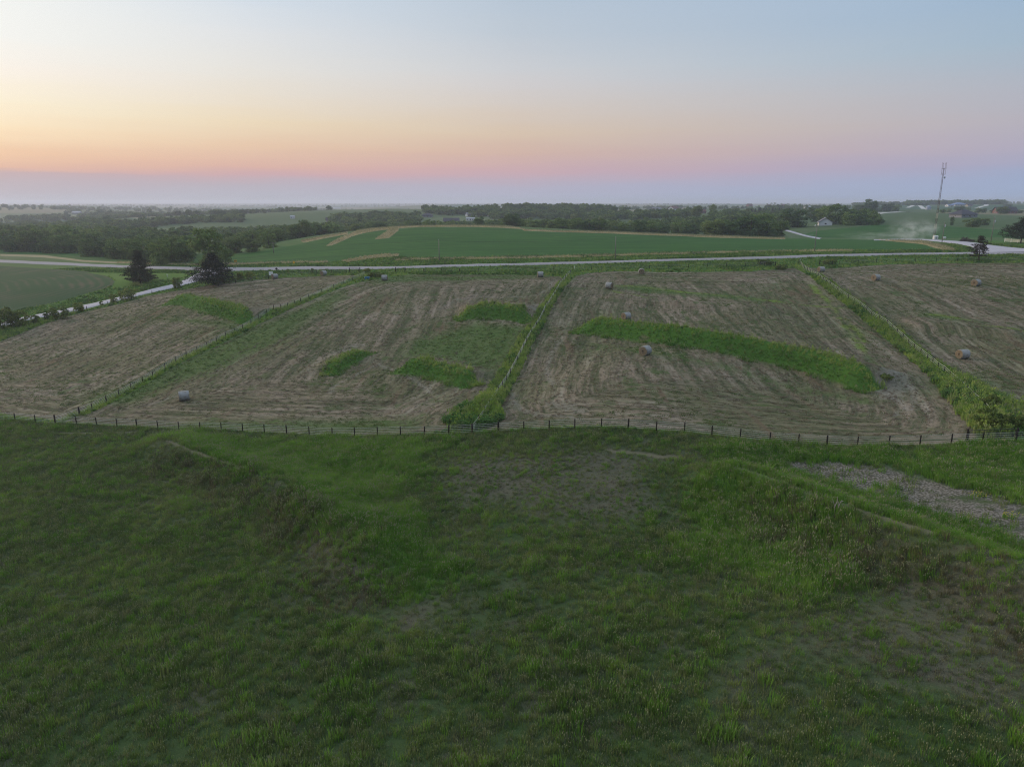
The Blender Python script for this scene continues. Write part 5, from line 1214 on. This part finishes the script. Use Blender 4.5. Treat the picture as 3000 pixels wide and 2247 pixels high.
def tuft(seed, n, h, spread, w, mat, heads=0, seedm=None, lean=.5, leafy=False):
    rg = random.Random(seed); b = MB()
    for i in range(n):
        a = rg.uniform(0, 6.28); r = spread * rg.random() ** .6; x, y = cos(a) * r, sin(a) * r; L = h * rg.uniform(.5, 1.1); d = rg.uniform(0, 6.28) if r < spread * .3 else a + rg.gauss(0, .8); le = rg.uniform(.1, lean) * L
        dx, dy = cos(d) * le, sin(d) * le; px_, py_ = -sin(d) * w, cos(d) * w
        if leafy:
            for j in range(5):
                zz = L * (.3 + .15 * j); aa = a + j * 2.4; lx, ly = cos(aa), sin(aa); s = w * 2.4 * rg.uniform(.7, 1.3); cx, cyy = x + dx * zz / L, y + dy * zz / L
                b.add([(cx, cyy, zz), (cx + lx * s - ly * s * .5, cyy + ly * s + lx * s * .5, zz + s * .3), (cx + lx * s * 2, cyy + ly * s * 2, zz), (cx + lx * s + ly * s * .5, cyy + ly * s - lx * s * .5, zz + s * .3)], [(0, 1, 2, 3)])
        b.add([(x - px_, y - py_, -.04), (x + px_, y + py_, -.04), (x + dx * .35 + px_ * .8, y + dy * .35 + py_ * .8, L * .55), (x + dx * .35 - px_ * .8, y + dy * .35 - py_ * .8, L * .55), (x + dx, y + dy, L)], [(0, 1, 2, 3), (3, 2, 4)])
    for i in range(heads):
        a = rg.uniform(0, 6.28); r = spread * rg.random(); x, y = cos(a) * r, sin(a) * r; L = h * rg.uniform(1.1, 1.5); q = w * 1.6
        b.add([(x, y, 0), (x + .006, y, 0), (x + .006, y, L * .85), (x, y, L * .85)], [(0, 1, 2, 3)]); b.add([(x - q, y, L * .85), (x, y - q, L * .92), (x + q, y, L * .85), (x, y + q, L), (x, y, L * 1.05)], [(0, 1, 4), (1, 2, 4), (2, 3, 4), (3, 0, 4)], 1)
    me = b.mesh('tuft', [mat, seedm or SEED]); return me
TUFTS = [tuft(1, 22, .26, .28, .014, GD), tuft(2, 26, .34, .32, .015, GD, 3), tuft(3, 18, .20, .30, .013, GD), tuft(4, 16, .42, .26, .016, GD, 2, lean=.35), tuft(5, 24, .30, .30, .012, GG, 2),      # 0-4 pasture
         tuft(6, 26, .40, .30, .016, GB), tuft(7, 24, .52, .32, .017, GB, 2), tuft(8, 24, .34, .30, .013, GB, 1),                                                               # 5-7 bright
         tuft(9, 20, .16, .34, .012, GT, lean=.9), tuft(10, 16, .22, .30, .012, GT, 3, lean=.8),                                                                                       # 8-9 thatch
         tuft(11, 22, .50, .34, .012, GBR, 4, lean=.6), tuft(12, 18, .62, .34, .02, GBR, 3, lean=.5),                                                                                 # 10-11 dead stems
         tuft(13, 18, .45, .30, .02, GB, 14, YELF, .4)]                                                                                                                        # 12 flowers
n = 210000
yy = np.sqrt(npr.uniform(20 ** 2, 118 ** 2, n)); xx = npr.uniform(-1, 1, n) * (.79 * yy + 7)
ok = past_side(xx, yy) > -.15; xx, yy = xx[ok], yy[ok]
thin = npr.uniform(0, 1, len(xx)) < np.clip(1.25 - yy / 210, .3, 1); xx, yy = xx[thin], yy[thin]
n1 = fbm(xx / 5., yy / 5., 41); n2 = fbm(xx / 1.6, yy / 1.6, 43); n3 = fbm(xx / 22., yy / 22., 47); u = npr.uniform(0, 1, len(xx))
fg = sstep(-3, 1.5, field_of('pgreen', xx, yy, 8) + (n1 - .5) * 9); fd = sstep(-4, 3, field_of('pdry', xx, yy, 12) + (n3 - .5) * 12); fb_ = sstep(-2, 2, field_of('pbrown', xx, yy, 8) + (n1 - .5) * 7); fx_ = sstep(-.8, .6, field_of('dirt', xx, yy, 6) + (n2 - .5) * 4)
pa = line_of('path', xx, yy, 5)
keep = (u < .42 + .9 * n2) & (pa > .05 + .5 * n1) & (npr.uniform(0, 1, len(xx)) > fx_ * .93) & (npr.uniform(0, 1, len(xx)) > fd * .22 * (n1 < .56)) & (npr.uniform(0, 1, len(xx)) < .35 + 1.5 * n1)
idx = npr.choice([0, 1, 2, 3, 4], len(xx), p=[.28, .24, .26, .10, .12])
u2 = npr.uniform(0, 1, len(xx))
idx = np.where((u2 < .20 + .25 * (n1 > .5)) & (n3 < .52) & (n1 < .55), npr.integers(8, 10, len(xx)), idx)
idx = np.where((u2 < fd * .55), npr.integers(8, 10, len(xx)), idx)
idx = np.where((fg * .92 > u2) | ((n2 > .70) & (u2 < .40)) | (u2 < .10), npr.integers(5, 8, len(xx)), idx)
idx = np.where(fb_ * .16 > npr.uniform(0, 1, len(xx)), npr.integers(10, 12, len(xx)), idx)
sc = npr.uniform(.7, 1.25, len(xx)) * (.75 + .5 * n1 + .45 * np.clip(n2 - .55, 0, 1) * 3) * (1 - .35 * fd) * (1 + .25 * fg)
m = keep; P = np.column_stack([xx[m], yy[m], height(xx[m], yy[m])]); print('tufts', len(P))
scatter_group('pasture_grass', P, sc[m], npr.uniform(0, 6.28, m.sum()), idx[m], TUFTS, 'uneven green pasture grass covering the foreground', 'grass')

# bunches of yellow flowers by the bare channel
for px, py, lab in ((2960, 1516, 'patch of yellow flowers at the right edge on the bare ground'), (2868, 1458, 'pale yellow flower bunch above the bare ground')):
    x, y, z, zc = at(px, py); rg = random.Random(px); b = MB(); t_ = MB()
    for i in range(34):
        a = rg.uniform(0, 6.28); q = rg.random() ** .6; cx, cyy = cos(a) * q * .9, sin(a) * q * .6; L = rg.uniform(.25, .5)
        t_.add([(cx - .03, cyy, -.05), (cx + .03, cyy, -.05), (cx + .01, cyy, L), (cx - .01, cyy, L)], [(0, 1, 2, 3)]); s = .045
        b.add([(cx - s, cyy, L), (cx, cyy - s, L), (cx + s, cyy, L), (cx, cyy + s, L), (cx, cyy, L + s)], [(0, 1, 4), (1, 2, 4), (2, 3, 4), (3, 0, 4)])
    r_ = empty('flower_clump', (x, y, z), 0, lab, 'flowers'); t_.build('stems', GB, r_); b.build('blossoms', YELF, r_)

# tall uncut grass: banks, fence strips and verges
TALLB = blade_mat('tall_green_grass', (.080, .190, .030), (.130, .245, .046), (.22, .24, .09), .35, .06)
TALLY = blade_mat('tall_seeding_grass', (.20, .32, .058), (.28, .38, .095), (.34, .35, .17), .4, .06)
WEEDG = blade_mat('weed_leaves', (.085, .190, .050), (.130, .240, .060), (.18, .20, .09), .3, .06)
TANG = blade_mat('dry_tall_grass', (.42, .37, .20), (.56, .49, .30), (.62, .56, .40), .4, .06)
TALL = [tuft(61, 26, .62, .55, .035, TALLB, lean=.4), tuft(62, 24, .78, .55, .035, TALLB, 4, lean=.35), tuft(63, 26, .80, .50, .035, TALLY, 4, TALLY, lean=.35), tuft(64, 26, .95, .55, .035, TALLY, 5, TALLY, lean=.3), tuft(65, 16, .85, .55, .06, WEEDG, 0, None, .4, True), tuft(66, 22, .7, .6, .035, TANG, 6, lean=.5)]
road_polys = []
for o in scene.objects:
    if o.name.split('.')[0] in ('main_road', 'side_road', 'crossing_road'):
        co = np.empty(len(o.data.vertices) * 3); o.data.vertices.foreach_get('co', co); co = co.reshape(-1, 3); mm = 13 if o.name == 'crossing_road' else (7 if o.name.startswith('crossing') else 9)
        A_ = co[0::mm][:, :2][::3]; B_ = co[mm - 1::mm][:, :2][::3]; road_polys.append([tuple(p) for p in A_] + [tuple(p) for p in B_[::-1]])
POLY['road'] = road_polys
def tall_pts(n, y0, y1, wfac, seed):
    rg = np.random.default_rng(seed); y = np.sqrt(rg.uniform(y0 ** 2, y1 ** 2, n)); x = rg.uniform(-1, 1, n) * (wfac * y + 6)
    ps = past_side(x, y); m = ps < .1; x, y, ps = x[m], y[m], ps[m]
    fm = field_of('mown', x, y, 30); nn = fbm(x / 2.2, y / 2.2, 71)
    lu = field_of('lush', x, y, 4); so = field_of('soy', x, y, 4); cr = field_of('crop', x, y, 4); la_ = field_of('lawn', x, y, 4); ta = field_of('tanbank', x, y, 5); rd = field_of('road', x, y, 4)
    stp = field_of('strip', x, y, 4)
    m = ((lu > -.7 + rg.uniform(0, .8, len(x)) + (nn - .5) * 1.2) | (stp > -.15 + (nn - .5) * .9) | ((fm < -.15 + (nn - .5) * .7) & (so < 0) & (cr < 0) & (la_ < 0))) & (rd < -.5)
    k = rg.uniform(0, 1, len(x)); idx = np.where(k < .42, 0, np.where(k < .66, 1, np.where(k < .82, 2, np.where(k < .88, 3, 4))))
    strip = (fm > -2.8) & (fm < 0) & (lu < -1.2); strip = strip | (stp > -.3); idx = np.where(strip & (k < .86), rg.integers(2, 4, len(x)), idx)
    for P_r, w_r, h_r, L_r, t_r in RIDGES[:5]:  # pale seeding grass on crests, darker on faces, painting in crest highlight and shade
        mm = local(P_r, 9, x, y)
        if mm.any():
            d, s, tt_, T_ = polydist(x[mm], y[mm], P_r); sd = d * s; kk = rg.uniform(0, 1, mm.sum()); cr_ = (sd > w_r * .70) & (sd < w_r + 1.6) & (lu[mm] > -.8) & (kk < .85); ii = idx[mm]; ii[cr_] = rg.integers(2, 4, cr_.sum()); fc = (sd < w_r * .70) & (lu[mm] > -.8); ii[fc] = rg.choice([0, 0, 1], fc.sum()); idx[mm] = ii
    idx = np.where(ta > -.3, 5, idx); nn2 = fbm(x / 7., y / 7., 73); idx = np.where((nn2 > .60) & (k < .6) & (lu < -.8), 4, idx)
    sc = rg.uniform(.7, 1.2, len(x)) * np.where(lu > 0, .26 * sstep(-.8, 1.0, lu) + .16, np.where(y > 200, .48, np.where(ps > -2.2, .30, np.where((y < 102) & (stp < -.3), 1.0,  np.where(x < -15, .50, np.where(y < 105, 1.0, .68)))))) * (.7 + .6 * nn2)
    return x[m], y[m], idx[m], sc[m]
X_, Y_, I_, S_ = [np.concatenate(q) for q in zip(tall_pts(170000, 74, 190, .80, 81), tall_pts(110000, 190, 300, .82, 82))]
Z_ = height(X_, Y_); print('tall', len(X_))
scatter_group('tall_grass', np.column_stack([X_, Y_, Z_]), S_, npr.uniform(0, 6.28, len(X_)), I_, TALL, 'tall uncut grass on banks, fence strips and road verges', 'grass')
# cut stalks and raked hay lying on the mown land, along the mower's rounds
def wisp(seed, n, L, w, spread, mat, up=.06):
    rg = random.Random(seed); b = MB()
    for i in range(n):
        x, y = rg.gauss(0, spread), rg.gauss(0, spread * .35); a = rg.gauss(0, .45); l = L * rg.uniform(.4, 1.1); z = rg.uniform(.01, up); dz = rg.uniform(-.02, .07)
        dx, dy = cos(a) * l / 2, sin(a) * l / 2; nx, ny = -sin(a) * w, cos(a) * w
        b.add([(x - dx - nx, y - dy - ny, z), (x + dx - nx, y + dy - ny, z + dz), (x + dx + nx, y + dy + ny, z + dz + w), (x - dx + nx, y - dy + ny, z + w)], [(0, 1, 2, 3)])
    return b.mesh('wisp', mat)
HAYM = blade_mat('lying_hay', (.155, .132, .088), (.215, .184, .130), (.29, .255, .195), .5); STUB = blade_mat('green_stubble', (.060, .115, .026), (.105, .160, .042), (.18, .17, .09), .4); BRS = blade_mat('brown_stubble', (.11, .085, .055), (.17, .13, .09), (.22, .18, .13), .5)
WIS = [wisp(1, 10, .4, .015, .28, HAYM, .04), wisp(2, 8, .6, .016, .36, HAYM, .05), tuft(91, 18, .13, .34, .022, STUB, lean=.9), tuft(92, 16, .16, .32, .022, STUB, lean=.8), tuft(93, 18, .12, .36, .02, BRS, lean=.9), wisp(3, 10, .4, .016, .28, BRS, .04)]
rg = np.random.default_rng(17); n = 330000; yy = np.sqrt(rg.uniform(76 ** 2, 250 ** 2, n)); xx = rg.uniform(-1, 1, n) * (.79 * yy + 6); keep = rg.uniform(0, 1, n) < np.clip(170 / yy - .45, .16, 1); xx, yy = xx[keep], yy[keep]
fm = field_of('mown', xx, yy, 30); m = (fm > .2) & (field_of('lush', xx, yy, 3) < -.3) & (field_of('strip', xx, yy, 3) < -.1); xx, yy, fm = xx[m], yy[m], fm[m]
gx = field_of('mown', xx + .6, yy, 30) - fm; gy = field_of('mown', xx, yy + .6, 30) - fm
ang = np.arctan2(gy, gx) + pi / 2; ang = np.where(fm > 22, radians(107), ang) + rg.normal(0, .16, len(xx)) + np.where(rg.uniform(0, 1, len(xx)) < .5, pi, 0)
lane_ = .5 + .5 * np.sin(np.where(fm > 22, (xx * .956 + yy * .292) * 1.5, fm * 1.5) + 2.2 * fbm(xx / 9., yy / 9., 63)); pt = fbm(xx / 12., yy / 12., 64); u = rg.uniform(0, 1, len(xx))
gr = sstep(-2, 3, field_of('green', xx, yy, 8) + (pt - .5) * 14)
keep = (u < .14 + .20 * lane_ + .14 * pt); idx = rg.choice([0, 1, 4, 5], len(xx), p=[.36, .18, .26, .20]); idx = np.where(rg.uniform(0, 1, len(xx)) < .16 + .45 * (pt > .56) + .8 * gr - .15 * lane_, rg.integers(2, 4, len(xx)), idx)
xx, yy, idx, ang = xx[keep], yy[keep], idx[keep], ang[keep]; print('stubble', len(xx))
scatter_group('cut_hay', np.column_stack([xx, yy, height(xx, yy)]), rg.uniform(.6, 1.25, len(xx)) * (.85 + yy / 600), ang, idx, WIS, 'short stubble and loose cut hay lying on the mown fields', 'hay')
# dry grass on the terraces of the soybean hill
rg = np.random.default_rng(5); xx = rg.uniform(-180, 260, 160000); yy = rg.uniform(240, 460, 160000); ta = field_of('tanbank', xx, yy, 3); m = ta > .15; xx, yy = xx[m], yy[m]
scatter_group('terrace_grass', np.column_stack([xx, yy, height(xx, yy)]), rg.uniform(.4, .85, len(xx)), rg.uniform(0, 6.28, len(xx)), np.full(len(xx), 5), TALL, 'straw coloured dry grass on the terraces of the soybean hill', 'grass')

# ------------------------------------------------------------------ dust behind a car that has passed, and the evening haze
def dust(px, zc, size, dens, label, rz=0., zoff=0.):
    x, y, z = col_at(px, zc); t = NT('dust'); tcn = t.n('ShaderNodeTexCoord').outputs['Object']
    g = t.n('ShaderNodeVectorMath', operation='LENGTH'); t.set(g.inputs[0], tcn)
    fall = t.rng(g.outputs['Value'], 1.0, .15); nz = t.noise(t.scl(tcn, (2.0, 2.0, 1.6)), 1.3, 5, .65); d = t.math('MULTIPLY', t.math('MULTIPLY', fall, t.rng(nz, .42, .72)), dens)
    v = t.n('ShaderNodeVolumePrincipled'); v.inputs['Color'].default_value = (.97, .96, .95, 1); v.inputs['Anisotropy'].default_value = .2; t.set(v.inputs['Density'], d); t.t.links.new(v.outputs[0], t.out.inputs['Volume'])
    b = MB(); n = 20; v_ = []; 
    for i in range(1, 8):
        ph = pi * i / 8
        for k in range(n): v_.append((sin(ph) * cos(2 * pi * k / n), sin(ph) * sin(2 * pi * k / n), cos(ph)))
    v_ += [(0, 0, 1), (0, 0, -1)]; f = [(i * n + k, (i + 1) * n + k, (i + 1) * n + (k + 1) % n, i * n + (k + 1) % n) for i in range(6) for k in range(n)] + [(7 * n, k, (k + 1) % n) for k in range(n)] + [(7 * n + 1, 6 * n + (k + 1) % n, 6 * n + k) for k in range(n)]
    b.add(v_, f); o = b.build('dust_cloud', t.mat, None, False, (x, y, z + size[2] * .55 + zoff)); o.scale = size; o.rotation_euler = (0, 0, rz)
    tag(o, label, 'dust', None, 'stuff')
dust(2618, 350, (14, 15, 8), .105, 'pale road dust hanging over the green field left of the mast')
dust(2515, 365, (24, 12, 3.2), .05, 'thin low dust trail along the hidden road')
dust(2290, 392, (14, 6, 2.6), .035, 'faint dust at the foot of the dark grove')

b = MB(); S = 15000; b.add([(-S, -600, -60), (S, -600, -60), (S, 2 * S, -60), (-S, 2 * S, -60), (-S, -600, 56), (S, -600, 56), (S, 2 * S, 56), (-S, 2 * S, 56)], [(3, 2, 1, 0), (4, 5, 6, 7), (0, 1, 5, 4), (1, 2, 6, 5), (2, 3, 7, 6), (3, 0, 4, 7)])
t = NT('haze'); v = t.n('ShaderNodeVolumePrincipled'); v.inputs['Color'].default_value = (.76, .82, 1.0, 1); v.inputs['Density'].default_value = 1.9e-4; v.inputs['Anisotropy'].default_value = .3
t.t.links.new(v.outputs[0], t.out.inputs['Volume'])
o = b.build('haze', t.mat); tag(o, kind='stuff')
